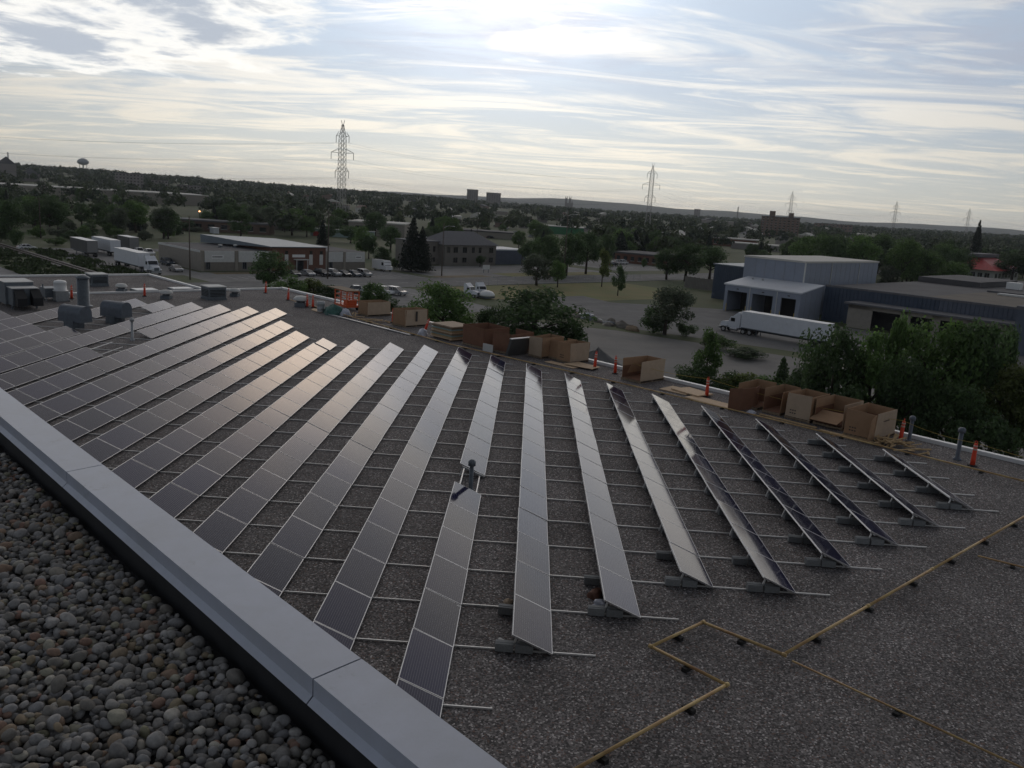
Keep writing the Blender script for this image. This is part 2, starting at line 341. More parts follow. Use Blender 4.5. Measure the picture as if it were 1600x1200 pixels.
worn(M['dockwhite'], .35, .5, .8, (.24,.24,.25), .6); worn(M['dockroof'], .25, .5, .75, (.38,.38,.39), .6); worn(M['truckwhite'], .9, .55, .8, (.38,.36,.33), .5); worn(M['asphalt2'], .35, .52, .7, (.075,.073,.07), .6); worn(M['gravelyard'], .05, .45, .7, (.21,.195,.175), .7); worn(M['card'], 2.5, .55, .75, (.22,.13,.075), .5)
worn(M['chips'], .9, .58, .74, (.070,.064,.060), .6); worn(M['chips'], .22, .52, .70, (.17,.155,.145), .35)
def panel_mat():
    m = bpy.data.materials.new('solar cells under glass'); m.use_nodes = True; nt = m.node_tree; b = nt.nodes['Principled BSDF']; L = nt.links.new
    t = nt.nodes.new('ShaderNodeTexCoord'); sp = nt.nodes.new('ShaderNodeSeparateXYZ'); L(t.outputs['Object'], sp.inputs[0])
    def mth(op, a, b_=None):
        n = nt.nodes.new('ShaderNodeMath'); n.operation = op
        for i, x in enumerate((a, b_)):
            if x is None: continue
            if isinstance(x, (int, float)): n.inputs[i].default_value = x
            else: L(x, n.inputs[i])
        return n.outputs[0]
    fx = mth('FRACT', mth('DIVIDE', mth('SUBTRACT', sp.outputs[0], .02), .158/3)); line = mth('LESS_THAN', fx, .11)
    fy = mth('FRACT', mth('DIVIDE', sp.outputs[1], .158)); gap = mth('LESS_THAN', fy, .0)
    oi = nt.nodes.new('ShaderNodeObjectInfo')
    mr = nt.nodes.new('ShaderNodeMapRange'); mr.inputs[3].default_value = .7; mr.inputs[4].default_value = 1.4; L(oi.outputs['Random'], mr.inputs[0])
    sc = nt.nodes.new('ShaderNodeVectorMath'); sc.operation = 'SCALE'; sc.inputs[0].default_value = (.011,.010,.040); L(mr.outputs[0], sc.inputs['Scale'])
    mx = nt.nodes.new('ShaderNodeMix'); mx.data_type = 'RGBA'; L(mth('MAXIMUM', line, mth('MULTIPLY', gap, .5)), mx.inputs[0]); L(sc.outputs[0], mx.inputs[6]); mx.inputs[7].default_value = (.13,.13,.165,1)
    L(mx.outputs[2], b.inputs['Base Color'])
    b.inputs['Roughness'].default_value = .09; b.inputs['IOR'].default_value = 1.27; b.inputs['Specular IOR Level'].default_value = .5
    return m
M['pv'] = panel_mat()

# ------------------------------------------------------------------ the ground and its roads
def rise(x, y):
    d = math.hypot(x, y); a = math.atan2(x, y)
    t = min(1, max(0, (d-650)/1500)); t = t*t*(3-2*t)
    left = min(1, max(0, (0.05-a)/0.55)); right = min(1, max(0, (a-0.28)/0.35))
    n = math.sin(x*.0011+1.3)*math.cos(y*.0009)+.5*math.sin(x*.0031+y*.0017)
    return t*(3.5 + 16*left + 5*right + 2.0*n)
RADII = [0, 40, 90, 150, 230, 330, 450, 600, 750, 900, 1050, 1250, 1500, 1800, 2200, 2700, 3300, 4200, 5500, 7500, 12000]
g = MB(); NA = 72
for r in RADII: g.v += [(r*math.sin(2*math.pi*i/NA), r*math.cos(2*math.pi*i/NA), ZG+rise(r*math.sin(2*math.pi*i/NA), r*math.cos(2*math.pi*i/NA))) for i in range(NA)]
for k in range(len(RADII)-1):
    for i in range(NA):
        g.f.append((k*NA+i, (k+1)*NA+i, (k+1)*NA+(i+1)%NA, k*NA+(i+1)%NA)); g.m.append(0)
g.f = [f for f in g.f if True]
tag(g.build('ground', M['ground'], smooth=True), kind='structure')
def sheet(name, pts, m, z, label=None):
    b = MB(); n = len(pts); b.add([W(u, v, ZG+z) for u, v in pts], [tuple(range(n))])
    o = b.build(name, m); tag(o, label, None, None, 'structure')
    if o.data.polygons[0].normal.z < 0: o.data.flip_normals()
    return o
sheet('street', [(156,40),(156,420),(172,420),(172,40)], M['asphalt'], .012)
sheet('side_street', [(248,-60),(248,140),(257,140),(257,-60)], M['asphalt'], .010)
sheet('parking_lot', [(172.2,84),(172.2,136),(191.5,136),(191.5,84)], M['asphalt2'], .008)
sheet('truck_yard', [(172.2,78),(172.2,83.9),(247.8,83.9),(247.8,66),(186,66),(186,78)], M['asphalt2'], .007)
sheet('office_forecourt', [(172.2,140),(172.2,215),(203,215),(203,140)], M['asphalt2'], .006)
sheet('staff_parking', [(118,62),(118,112),(154,116),(154,62)], M['asphalt2'], .009)
sheet('gravel_yard', [(8,60),(8,114),(62,121),(92,114),(106,106),(112,70),(100,52),(60,48)], M['gravelyard'], .006)
sheet('dock_apron', [(40,128),(40,170),(104,166),(121,147),(132,150),(133,139),(112,122),(92,119),(66,126)], M['asphalt'], .010)
sheet('far_parking', [(182,225),(182,262),(222,262),(222,225)], M['asphalt2'], .006)
sheet('lawn', [(154.5,128),(154.5,190),(140,190),(122,172),(124,146),(134,136),(132,120)], M['drygrass'], .005)
sheet('verge', [(172.4,140),(172.4,158),(177,158),(177,140)], M['dirt'], .016)
sheet('office_lawn', [(172.6,165),(172.6,210),(181,210),(181,165)], M['drygrass'], .016)
sheet('front_bed', [(187,86),(187,99),(191,99),(191,86)], M['dirt'], .016)
sheet('left_road', [(120,10),(120,47),(300,47),(300,30),(215,20)], M['asphalt2'], .008)
b = MB()
for k in range(22): b.add([W(u_, v_, ZG+.024) for u_, v_ in ((176.5,86+k*2.6),(176.5,86.12+k*2.6),(182,86.12+k*2.6),(182,86+k*2.6))], [(0,1,2,3)])
for k in range(16): b.add([W(u_, v_, ZG+.024) for u_, v_ in ((141,70+k*2.7),(141,70.12+k*2.7),(147,70.12+k*2.7),(147,70+k*2.7))], [(0,1,2,3)])
for k in range(60): b.add([W(u_, v_, ZG+.024) for u_, v_ in ((163.9,42+k*6),(164.06,42+k*6),(164.06,45+k*6),(163.9,45+k*6))], [(0,1,2,3)])
for k in range(14): b.add([W(u_, v_, ZG+.024) for u_, v_ in ((190,226+k*2.6),(190,226.14+k*2.6),(195,226.14+k*2.6),(195,226+k*2.6))], [(0,1,2,3)])
tag(b.build('road_markings', M['paint']), kind='structure')
for nm, q in (('kerb',(155.6,156.0,40,420)),('kerb',(172.0,172.2,136.5,139.5)),('kerb',(172.0,172.2,158,164.8))):
    b = MB(); b.hexa([W(q[0],q[2],ZG),W(q[1],q[2],ZG),W(q[1],q[3],ZG),W(q[0],q[3],ZG),W(q[0],q[2],ZG+.13),W(q[1],q[2],ZG+.13),W(q[1],q[3],ZG+.13),W(q[0],q[3],ZG+.13)]); tag(b.build(nm, M['concrete']), kind='structure')
# railway
rw = thing('railway_track', 'railway track with two rusty rails crossing the field at left', 'railway', W(0, 60.5, ZG+.02), RZ)
b = MB()
for k in range(150): b.box(-1.25, 1.25, 120+k*1.2, 120.25+k*1.2, .08, .2)
b.build('sleepers', M['tie'], rw)['kind'] = 'stuff'
for s in (-.72, .72): MB().box(s-.05, s+.05, 118, 305, .2, .36).build('rail', M['steel'], rw)
MB().prism_xz([(-2.2,0),(2.2,0),(1.5,.12),(-1.5,.12)], 116, 306).build('ballast_bed', M['gravelyard'], rw)
# far hills beyond the town
h = MB(); n = 120
for ring, (r, zz_) in enumerate([(5200, -14), (6400, 1), (7600, 0), (11000, -20)]):
    for i in range(n+1):
        a = -1.2 + 2.4*i/n
        hh = (22 + 14*math.sin(a*5.1+.6) + 9*math.sin(a*13+1) + 5*math.sin(a*31) + 3*math.sin(a*67)) if ring in (1, 2) else 0
        h.v.append((r*math.sin(a), r*math.cos(a), zz_ + (hh if ring == 1 else hh*1.25)))
for k in range(3):
    for i in range(n): h.f.append((k*(n+1)+i, k*(n+1)+i+1, (k+1)*(n+1)+i+1, (k+1)*(n+1)+i)); h.m.append(0)
tag(h.build('hills', mat('wooded hills', (.04,.052,.035), .95, noise=.01, var=.3), smooth=True), kind='structure')
# the air
b = MB().box(-9000, 9000, -600, 9500, ZG-30, 105)
hz = b.build('haze', None); hz.data.materials.clear(); tag(hz, kind='stuff')
hm = bpy.data.materials.new('haze air'); hm.use_nodes = True; nt = hm.node_tree; nt.nodes.clear()
pv_ = nt.nodes.new('ShaderNodeVolumePrincipled'); pv_.inputs['Color'].default_value = (.86,.92,1,1); pv_.inputs['Density'].default_value = 0.00006; pv_.inputs['Anisotropy'].default_value = .3
mo = nt.nodes.new('ShaderNodeOutputMaterial'); nt.links.new(pv_.outputs[0], mo.inputs['Volume']); hz.data.materials.append(hm)

# ------------------------------------------------------------------ the two roofs
fac = thing('factory_building', 'lower factory wing with flat gravel roof carrying the solar panels', 'building', (0,0,0), RZ)
RV, RU = 40.5, 74.0
poly = [(1.5,-25),(RV,-25),(RV,RU),(33,RU),(1.5,RU)]
MB().add([(x,y,0) for x,y in poly], [tuple(range(5))]).build('roof_deck', M['chips'], fac)
MB().add([(x,y,0) for x,y in [(1.5,RU+.26),(33,RU+.26),(33,87.3),(1.5,87.3)]], [(0,1,2,3)]).build('roof_extension', M['chips'], fac)
MB().prism([(1.3,-25.2),(RV+.25,-25.2),(RV+.25,RU+.2),(33.2,RU+.2),(33.2,87.5),(1.3,87.5)], ZG, -.004).build('wall', M['tan'], fac)
def edge(x0, x1, y0, y1, hh, name='parapet_cap', m='white'): return MB().box(x0, x1, y0, y1, -.3, hh).build(name, M[m], fac)
u0 = -25
while u0 < RU: 
    u1 = min(u0+6.1, RU+.25); edge(RV, RV+.28, u0, u1-.012, .17+.01*((int(u0)+25)%3)); u0 += 6.1
edge(33.2, RV-.01, RU, RU+.25, .16)
edge(33.0, 33.28, RU+.3, 87.3, .16); edge(1.4, 33.28, 87.31, 87.6, .16); edge(1.4, 32.9, RU, RU+.24, .14, 'expansion_curb')

up = thing('upper_building', 'tall wing with pebble ballast roof where the viewer stands', 'building', (0,0,0), RZ)
COP_O, COP_I, COP_Z, STONE_Z = 1.465, 1.285, 8.16, 7.955
MB().box(-9, COP_O-.03, -26, 30, ZG, STONE_Z-.05).build('wall', M['tan'], up)
MB().add([(-9,-26,STONE_Z-.03),(COP_I+.0115,-26,STONE_Z-.03),(COP_I+.0115,30,STONE_Z-.03),(-9,30,STONE_Z-.03)], [(0,1,2,3)]).build('roof_bed', M['membrane'], up)
MB().box(COP_I+.012, COP_O-.02, -26, 30, STONE_Z-.04, COP_Z-.03).build('upstand', M['membrane'], up)
k = 2.13 - 2.44*4
while k < 20:
    b = MB(); y0, y1 = k+.0035, k+2.44-.0035
    prof = [(COP_I,COP_Z-.004),(COP_O,COP_Z+.004),(COP_O,COP_Z-.09),(COP_O-.004,COP_Z-.09),(COP_O-.004,COP_Z),(COP_I+.004,COP_Z-.008),(COP_I+.004,COP_Z-.066),(COP_I-.018,COP_Z-.088),(COP_I-.022,COP_Z-.085),(COP_I,COP_Z-.064)]
    b.prism_xz(prof, y0, y1)
    b.build('coping', M['coping'], up)
    MB().box(COP_I+.006, COP_O-.006, k-.05, k+.05, COP_Z-.06, COP_Z-.011).build('joint_cover', M['membrane'], up)
    k += 2.44

# ------------------------------------------------------------------ the solar array
TILT, PW, PL, RP, X0, ZLO = 0.4118, 0.99, 1.965, 2.165, 0.15, 0.10
ZHI = ZLO + PW*math.sin(TILT); HW = PW*math.cos(TILT)
Y0, PY = 16.90, 1.985
def yk(k): return Y0 + PY*k
b = MB(); t = .018
b.box(t, PW-t, t, PL-t, -.03, -.003, 0)
for q in [(0,t,0,PL),(PW-t,PW,0,PL),(t,PW-t,0,t),(t,PW-t,PL-t,PL)]: b.box(*q, -.04, 0, 1)
panel_me = b.mesh('panel', [M['pv'], M['alu']])
block_me = MB().box(-.2,.2,-.1,.1,0,.19).mesh('ballast_block', M['block'])
bl2 = MB(); bl2.box(-.198,.198,-.098,.098,0,.185); bl2.box(-.2,.2,-.03,.03,.185,.195); block_me = bl2.mesh('ballast_block', M['block'])
leg_me = MB().beam((0,0,.07), (.10,0,ZHI-.09), .04, .04).mesh('rear_leg', M['alu2'])
beam_me = MB().beam((.08,0,ZHI-.10), (HW-.02,0,ZLO-.03), .045, .06).mesh('tilt_beam', M['galv'])
ROWS = {0:[(0,16)],1:[(1,15)],2:[(2,14)],3:[(2,13)],4:[(3,12)],5:[(4,11)],6:[(5,10)],7:[(6,9)],-1:[(-2,5),(6,17)]}
for r in range(-2,-17,-1):
    k0 = math.ceil((8.6-(X0+r*RP)-Y0)/PY)-1
    end = {-2:18,-3:18,-4:18,-5:18,-6:18,-7:19,-8:21,-15:21,-16:19}.get(r, 24)
    ROWS[r] = [(k0, end)]
ROWS[-11] = [(ROWS[-11][0][0],14),(17,24)]; ROWS[-13] = [(ROWS[-13][0][0],17),(22,24)]; ROWS[-14] = [(ROWS[-14][0][0],17),(20,24)]
GAPS = {-2:7,-3:7,-4:8,-5:8,-6:9,-7:10,-8:11,-9:12,-10:12,0:8,1:8,2:8,3:7,4:7,-1:8}
def rail_y(k, r): 
    return yk(k)+(.16 if k == ROWS[r][0][0] else -.12)
for r in sorted(ROWS):
    if r == -1: lab = 'solar panel row split by a vent pipe standing in its gap'
    elif r > -1: lab = ('long solar panel row just right of the row split by the vent pipe' if r == 0 else 'last and shortest solar panel row at far right by the crates' if r == 7 else ORD[r]+' solar panel row right of the row split by the vent pipe')
    elif r == -11: lab = 'solar panel row with bare racking left open around a thin pipe'
    elif r == -13: lab = 'solar panel row interrupted by the two blue grey hoods'
    else: lab = ORD[-2-r]+' solar panel row left of the row split by the vent pipe'
    xh = X0+r*RP
    row = thing('solar_panel_row', lab, 'solar panels', (xh, 0, 0), 0, 'rows of solar panels on the gravel roof')
    for seg in ROWS[r]:
        for k in range(seg[0], seg[1]):
            gp = .035 if (r in GAPS and k < GAPS[r]) else 0
            o = obj('panel', panel_me, row, (rng.gauss(0,.003)+(.10 if r == -6 and k == 17 else 0), yk(k)+.01-gp, ZHI+.002), (rng.gauss(0,.0022), TILT+rng.gauss(0,.0035), rng.gauss(0,.0006)))
        for fx in (.18, .80):
            x = fx*HW; z = ZHI-.075-fx*PW*math.sin(TILT)
            MB().box(x-.02, x+.02, yk(seg[0])+.05, yk(seg[1])+(.22 if r > -12 and r < -3 else .02), z-.022, z+.022).build('mounting_rail', M['alu2'], row)
    if r == -1: 
        for fx in (.18, .80):
            x = fx*HW; z = ZHI-.075-fx*PW*math.sin(TILT); MB().box(x-.02, x+.02, yk(5)-.05, yk(6)+.05, z-.02, z+.02).build('mounting_rail', M['alu2'], row)
    if r == -11:
        for fx in (.18, .80):
            x = fx*HW; z = ZHI-.075-fx*PW*math.sin(TILT); MB().box(x-.02, x+.02, yk(14)-.05, yk(15)+.6, z-.02, z+.02).build('mounting_rail', M['alu2'], row)
    lo = max(0, ROWS[r][0][0]) if r >= -3 else ROWS[r][0][0]
    for k in range(ROWS[r][0][0], ROWS[r][-1][1]+1):
        y = rail_y(k, r) if k > ROWS[r][0][0] else rail_y(k, r)
        if r >= -3:
            obj('rear_leg', leg_me, row, (.02, y, 0)); obj('tilt_beam', beam_me, row, (0, y, 0))
            if r >= 6 or k <= ROWS[r][0][0]+1: obj('ballast_block', block_me, row, (-.16, y-.02, .03), (0,0,rng.gauss(0,.04)))
            if r >= 1 or k <= ROWS[r][0][0]+1: obj('ballast_block', block_me, row, (.28, y-.03, .03), (0,0,rng.gauss(0,.04)))
        elif k <= ROWS[r][0][0]+2: obj('ballast_block', block_me, row, (-.2, y-.02, .03), (0,0,rng.gauss(0,.04)))
kk = 0
for k in range(-2, 25):
    rs = [r for r in ROWS if ROWS[r][0][0] <= k <= ROWS[r][-1][1]]
    if not rs: continue
    segs = [min(rs), max(rs)]
    y = yk(k)+(.16 if k == ROWS[max(rs)][0][0] else -.12)
    xa, xb = X0+min(rs)*RP-.4, X0+max(rs)*RP+HW+(.95 if k < 10 else .45)
    b = MB(); b.box(xa, xb, y-.015, y+.015, .012, .045)
    tag(b.build('cross_rail', M['alu2']), '%s thin aluminium cross rail from the near end, lying under the panel rows' % ORD[kk], 'rail', 'cross rails under the solar rows'); kk += 1
b = MB(); b.beam(at(510,490,.06), at(640,523,.06), .16, .06)
tag(b.build('loose_rail', M['alu']), 'long pale loose rail lying on bare gravel before the crates', 'rail')

# ------------------------------------------------------------------ pipework on the near roof
def pipe_run(name, pts, r, label, sup=2.2, z=.13):
    t_ = thing(name, label, 'pipe', (pts[0].x, pts[0].y, 0)); o = Vector((pts[0].x, pts[0].y, 0))
    for i, (a, c) in enumerate(zip(pts, pts[1:])):
        n_ = max(1, int((c-a).length/3.2)); 
        for q in range(n_):
            p0, p1 = a.lerp(c, q/n_)-o, a.lerp(c, (q+1)/n_)-o; p0.z = p1.z = z
            MB().cyl(p0, p1, r, n=10).build('pipe_length', M['pipe'], t_, True)
            d = (p1-p0).normalized(); MB().cyl(p1-d*.05, p1+d*.05, r*1.35, n=10).build('coupling', M['pipe'], t_, True)
        L_ = (c-a).length; m_ = max(1, int(L_/sup))
        for q in range(m_):
            p = a.lerp(c, (q+.5)/m_)-o; ang = math.atan2((c-a).y, (c-a).x)
            MB().rbox((p.x, p.y, (z-r)/2), (.12,.26,z-r), ang).build('pipe_support', M['rubber'], t_)
    return t_
P0 = [at(860,1226,.1), at(1135,1072,.1), at(1017,1012,.1), at(1098,974,.1), at(1225,1025,.1)]
pipe_run('gas_pipe', P0, .036, 'rusty yellow gas pipe bending in a zigzag on the near gravel')
pipe_run('gas_pipe', [at(1228,1022,.1), at(1604,806,.1), at(1900,636,.1)], .036, 'long rusty yellow gas pipe slanting past the panel row ends', 2.4)
pipe_run('gas_pipe', [at(1238,1032,.1), at(1604,1202,.1), at(1750,1270,.1)], .022, 'thin yellow pipe running off the bottom right corner', 2.6, .09)
pipe_run('gas_pipe', [at(1528,868,.1), at(1640,896,.1), at(1800,940,.1)], .026, 'short brown branch pipe at the right picture edge', 2.0, .09)
pipe_run('edge_pipe', [W(66,37.0), W(43,35.9), W(28.2,37.0), W(20.9,37.25), W(9,37.45), W(-6,37.6)], .035, 'long weathered pipe along the roof edge in front of the crates', 2.8, .1)

# ------------------------------------------------------------------ roof plant
def vent_pipe(p, h_, r, label, cap=True, m='darkgalv'):
    t_ = thing('vent_pipe', label, 'vent', p)
    MB().lathe([(r*2.2,0),(r*2.0,.04),(r*1.15,.12),(r,.14),(r,h_)], n=16).build('pipe', M[m], t_, True)
    if cap: MB().lathe([(r*1.0,0),(r*1.75,.02),(r*1.75,.16),(r*1.1,.22),(.02,.24)], (0,0,h_), 16).build('cap', M[m], t_, True)
    return t_
vent_pipe(at(735,768,0), .9, .072, 'dark capped vent pipe standing in the gap of a panel row')
vent_pipe(at(207,532,0), 1.15, .075, 'thin pale vent pipe rising from the open racking at left', True, 'galv')
vent_pipe(at(1495,718,0), 1.2, .09, 'blue grey capped vent pipe beside the right orange delineator', True, 'bluehood')
vent_pipe(at(1420,690,0), 1.0, .08, 'blue grey vent pipe behind the heap of wood offcuts', True, 'bluehood')
for q, hh, l in (((53,470), 1.3, 'thin grey vent pipe left of the white domed fan'), ((68,468), 1.2, 'thin dark vent pipe just left of the white domed fan')): vent_pipe(at(*q, 0), hh, .05, l, False, 'darkgalv')
def mushroom(p, s, label):
    t_ = thing('roof_fan', label, 'roof fan', p)
    MB().box(-.34*s,.34*s,-.34*s,.34*s,0,.28*s).build('curb', M['darkgalv'], t_)
    MB().lathe([(.2*s,.28*s),(.3*s,.3*s),(.3*s,.42*s)], n=18).build('throat', M['darkgalv'], t_, True)
    MB().lathe([(.46*s,.42*s),(.48*s,.46*s),(.46*s,.56*s),(.34*s,.68*s),(.12*s,.72*s),(.02,.72*s)], n=20).build('hood', M['offwhite'], t_, True)
for q, s, l in (((190,456),1.0,'small pale mushroom roof fan near the far roof edge'), ((260,467),1.05,'small white mushroom roof fan beside the panel ends'), ((367,463),1.0,'small pale mushroom roof fan right of the boxy roof unit'), ((470,479),1.25,'pale mushroom roof fan standing among the orange delineators')): mushroom(at(*q, 0), s, l)
t_ = thing('domed_fan', 'white domed exhaust fan on a grey curb at left', 'roof fan', at(95,470,0), RZ)
MB().box(-.45,.45,-.45,.45,0,.75).build('curb', M['galv'], t_)
MB().lathe([(.5,.75),(.54,.78),(.54,.82),(.44,.84),(.44,1.35),(.47,1.4),(.4,1.52),(.2,1.58),(.02,1.59)], n=24).build('dome', M['white'], t_, True)
for s in (-1, 1): MB().box(s*.45-.03, s*.45+.03, -.6, .6, 0, .1).build('foot', M['darkgalv'], t_)
t_ = thing('exhaust_stack', 'tall dark cylindrical exhaust stack with conical cap', 'chimney', at(131,479,0))
MB().lathe([(.62,0),(.62,.08),(.42,.1),(.42,2.05)], n=24).build('stack', M['darkgalv'], t_, True)
MB().lathe([(.5,2.1),(.52,2.14),(.3,2.28),(.02,2.36)], n=24).build('cap', M['darkgalv'], t_, True)
for i in range(4): MB().cyl((.4*math.cos(i*1.57),.4*math.sin(i*1.57),2.0),(.45*math.cos(i*1.57),.45*math.sin(i*1.57),2.14),.02,n=6).build('cap_strut', M['galv'], t_)
def hood(p, rz, label):
    t_ = thing('air_hood', label, 'air hood', p, rz, 'blue grey air hoods among the left panels')
    MB().box(-.55,.35,-.38,.38,0,.5).build('curb', M['darkgalv'], t_)
    pr = [(-.5,.42),(.5,.42)] + [(.5*math.cos(a), .95+.5*math.sin(a)) for a in [math.pi*i/12 for i in range(13)]]
    b_ = MB(); n_ = len(pr)
    b_.add([(x*.95,-.9,z) for x,z in pr]+[(x*.95,.9,z) for x,z in pr], [tuple(range(n_)), tuple(range(n_,2*n_))[::-1]]+[(i,n_+i,n_+(i+1)%n_,(i+1)%n_) for i in range(n_)])
    b_.build('cowl', M['bluehood'], t_)
    for y in (-.905, .9): MB().box(-.49,.49,y-.004,y+.009,.42,.5).build('flange', M['darkgalv'], t_)
hood(at(118,512,0), math.radians(72), 'nearer blue grey curved air hood left of its twin')
hood(at(182,504,0), math.radians(72), 'farther blue grey curved air hood right of its twin')
def rooftop_unit(p, sx, sy, sz, label, rz=RZ):
    t_ = thing('rooftop_unit', label, 'roof unit', p, rz)
    MB().box(-sx/2-.05,sx/2+.05,-sy/2-.05,sy/2+.05,0,.15).build('curb', M['darkgalv'], t_)
    MB().box(-sx/2,sx/2,-sy/2,sy/2,.15,sz).build('housing', M['darkgalv'], t_)
    MB().box(-sx/2-.06,sx/2+.06,-sy/2-.06,sy/2+.06,sz,sz+.08).build('lid', M['offwhite'], t_)
    for k_ in range(5):
        z = .3+k_*(sz-.45)/5
        MB().box(-sx/2-.03,-sx/2,-sy/2+.1,sy/2-.1,z,z+.06).build('louvre', M['black'], t_); MB().box(-sx/2+.1,sx/2-.1,-sy/2-.03,-sy/2,z,z+.06).build('louvre', M['black'], t_)
rooftop_unit(at(152,446,0), 1.4, 1.5, 1.0, 'boxy roof unit with pale lid behind the exhaust stack')
rooftop_unit(at(334,467,0), 1.5, 1.5, 1.05, 'boxy dark roof unit with pale lid above the panel ends')
t_ = thing('air_handler', 'large grey air handling unit with two open black intake hoods', 'roof unit', W(68.4,16.6,0), RZ)
MB().box(-.9,.9,-.4,1.9,.2,1.75).build('housing', M['darkgalv'], t_)
MB().box(-.95,.95,-.45,1.95,1.75,1.8).build('lid', M['offwhite'], t_)
MB().box(-.75,.85,-1.7,-.42,.25,1.45).build('second_housing', M['darkgalv'], t_); MB().box(-.8,.9,-1.75,-.4,1.45,1.5).build('lid', M['offwhite'], t_)
for x in (-.65, .35): 
    MB().hexa([(x,-2.5,.3),(x+.62,-2.5,.3),(x+.62,-1.72,.3),(x,-1.72,.3),(x,-2.5,.85),(x+.62,-2.5,.85),(x+.62,-1.72,1.4),(x,-1.72,1.4)]).build('intake_hood', M['black'], t_)
for x in (-.8,.75):
    for y in (-1.5,1.7): MB().box(x,x+.1,y,y+.1,0,.24).build('leg', M['darkgalv'], t_)
t_ = thing('duct_box', 'low grey duct box between the air handler and the domed fan', 'duct', at(78,468,0), RZ)
MB().box(-.5,.5,-.7,.7,.25,.95).build('housing', M['darkgalv'], t_)
for x in (-.45,.35):
    for y in (-.6,.5): MB().box(x,x+.1,y,y+.1,0,.25).build('leg', M['galv'], t_)
def skylight(p, sx, sy, label):
    t_ = thing('skylight', label, 'skylight', p, RZ)
    MB().box(-sx/2,sx/2,-sy/2,sy/2,0,.14).build('curb', M['darkgalv'], t_); MB().box(-sx/2+.06,sx/2-.06,-sy/2+.06,sy/2-.06,.14,.2).build('dome', M['white'], t_)
skylight(at(226,455,0), 1.9, 1.6, 'pale flat skylight behind an orange delineator at left')
skylight(at(283,453,0), 1.9, 1.4, 'pale flat skylight next to the stepped roof corner')
skylight(at(8,460,0), 1.6, 1.6, 'pale flat skylight at the left picture edge')

# ------------------------------------------------------------------ delineators and warning line
def make_delineator():
    t_ = thing('delineator_post', 'x', 'delineator')
    MB().lathe([(.2,0),(.2,.04),(.1,.06),(.09,.07)], n=14).build('base', M['rubber'], t_)
    MB().lathe([(.10,.06),(.095,.3),(.072,.95),(.06,.98),(.02,1.0)], n=12).build('post', M['orange'], t_, True)
    for z in (.70, .84): MB().lathe([(.086,z),(.083,z+.075)], n=12).build('reflective_band', M['reflect'], t_, True)
    MB().tube([(0,-.03,.98),(0,-.05,1.06),(0,0,1.1),(0,.05,1.06),(0,.03,.98)], .014, 6).build('top_loop', M['orange'], t_)
    return t_
DEL = [((112,467),'orange delineator post beside the white domed fan'),((226,463),'orange delineator post before a flat skylight'),((415,458),'orange delineator post nearest the far roof corner'),((450,469),'orange delineator post left of the mushroom fan among delineators'),((480,480),'orange delineator post touching the right side of the mushroom fan'),((489,481),'orange delineator post left of the grey drum'),((546,478),'orange delineator post in front of the orange lift cart'),((614,504),'orange delineator post between the two far pale crates'),((663,519),'tilted orange delineator at the right corner of a pale crate'),((800,551),'leaning orange delineator before the dark leaning panel'),((929,576),'orange delineator post right of the three crates, left of a pair'),((961,584),'orange delineator post just left of the solitary crate'),((1104,620),'orange delineator post behind the plywood sheets'),((1406,690),'orange delineator post in the wood offcuts by the last crate'),((1519,728),'orange delineator post standing alone at far right')]
dproto = make_delineator(); dtop = {}
for i, (q, l) in enumerate(DEL):
    o = dproto if i == 0 else copy_tree(dproto)
    p = at(*q, 0); o.location = p; o.rotation_euler = (rng.gauss(0,.03), rng.gauss(0,.03), rng.random()*6)
    if q[0] == 800: o.rotation_euler = (.1, .5, 0)
    if q[0] == 663: o.rotation_euler = (0, .3, 0)
    o['label'] = l; o['group'] = 'orange delineator posts along the roof edge'; dtop[q[0]] = p+Vector((0,0,1.0))
def line_run(a, c, sag, label, flags=0):
    t_ = thing('warning_line', label, 'rope', a); pts = []
    for i in range(13):
        p = a.lerp(c, i/12)-a; p.z -= sag*4*(i/12)*(1-i/12); pts.append(p)
    MB().tube(pts, .009, 5).build('line', M['rope'], t_)
    for k_ in range(flags):
        p = pts[3+k_*5]; MB().add([p, p+Vector((.16,.02,-.02)), p+Vector((.18,.03,-.14)), p+Vector((0,.01,-.16)), p+Vector((0,.004,0)), p+Vector((.16,.024,-.02)), p+Vector((.18,.034,-.14)), p+Vector((0,.014,-.16))], [(0,1,2,3),(7,6,5,4),(0,4,5,1),(1,5,6,2),(2,6,7,3),(3,7,4,0)]).build('flag', M['wood'], t_)
line_run(dtop[1104], dtop[1406], .25, 'thin warning line sagging behind the row of brown crates', 1)
line_run(dtop[1406], dtop[1519], .12, 'thin warning line from the last crate to the lone delineator')
line_run(dtop[1519], W(2,38.2,1.0), .2, 'thin flagged warning line leaving the right picture edge', 2)
line_run(dtop[961], dtop[1104], .2, 'thin warning line between the solitary crate and plywood sheets')

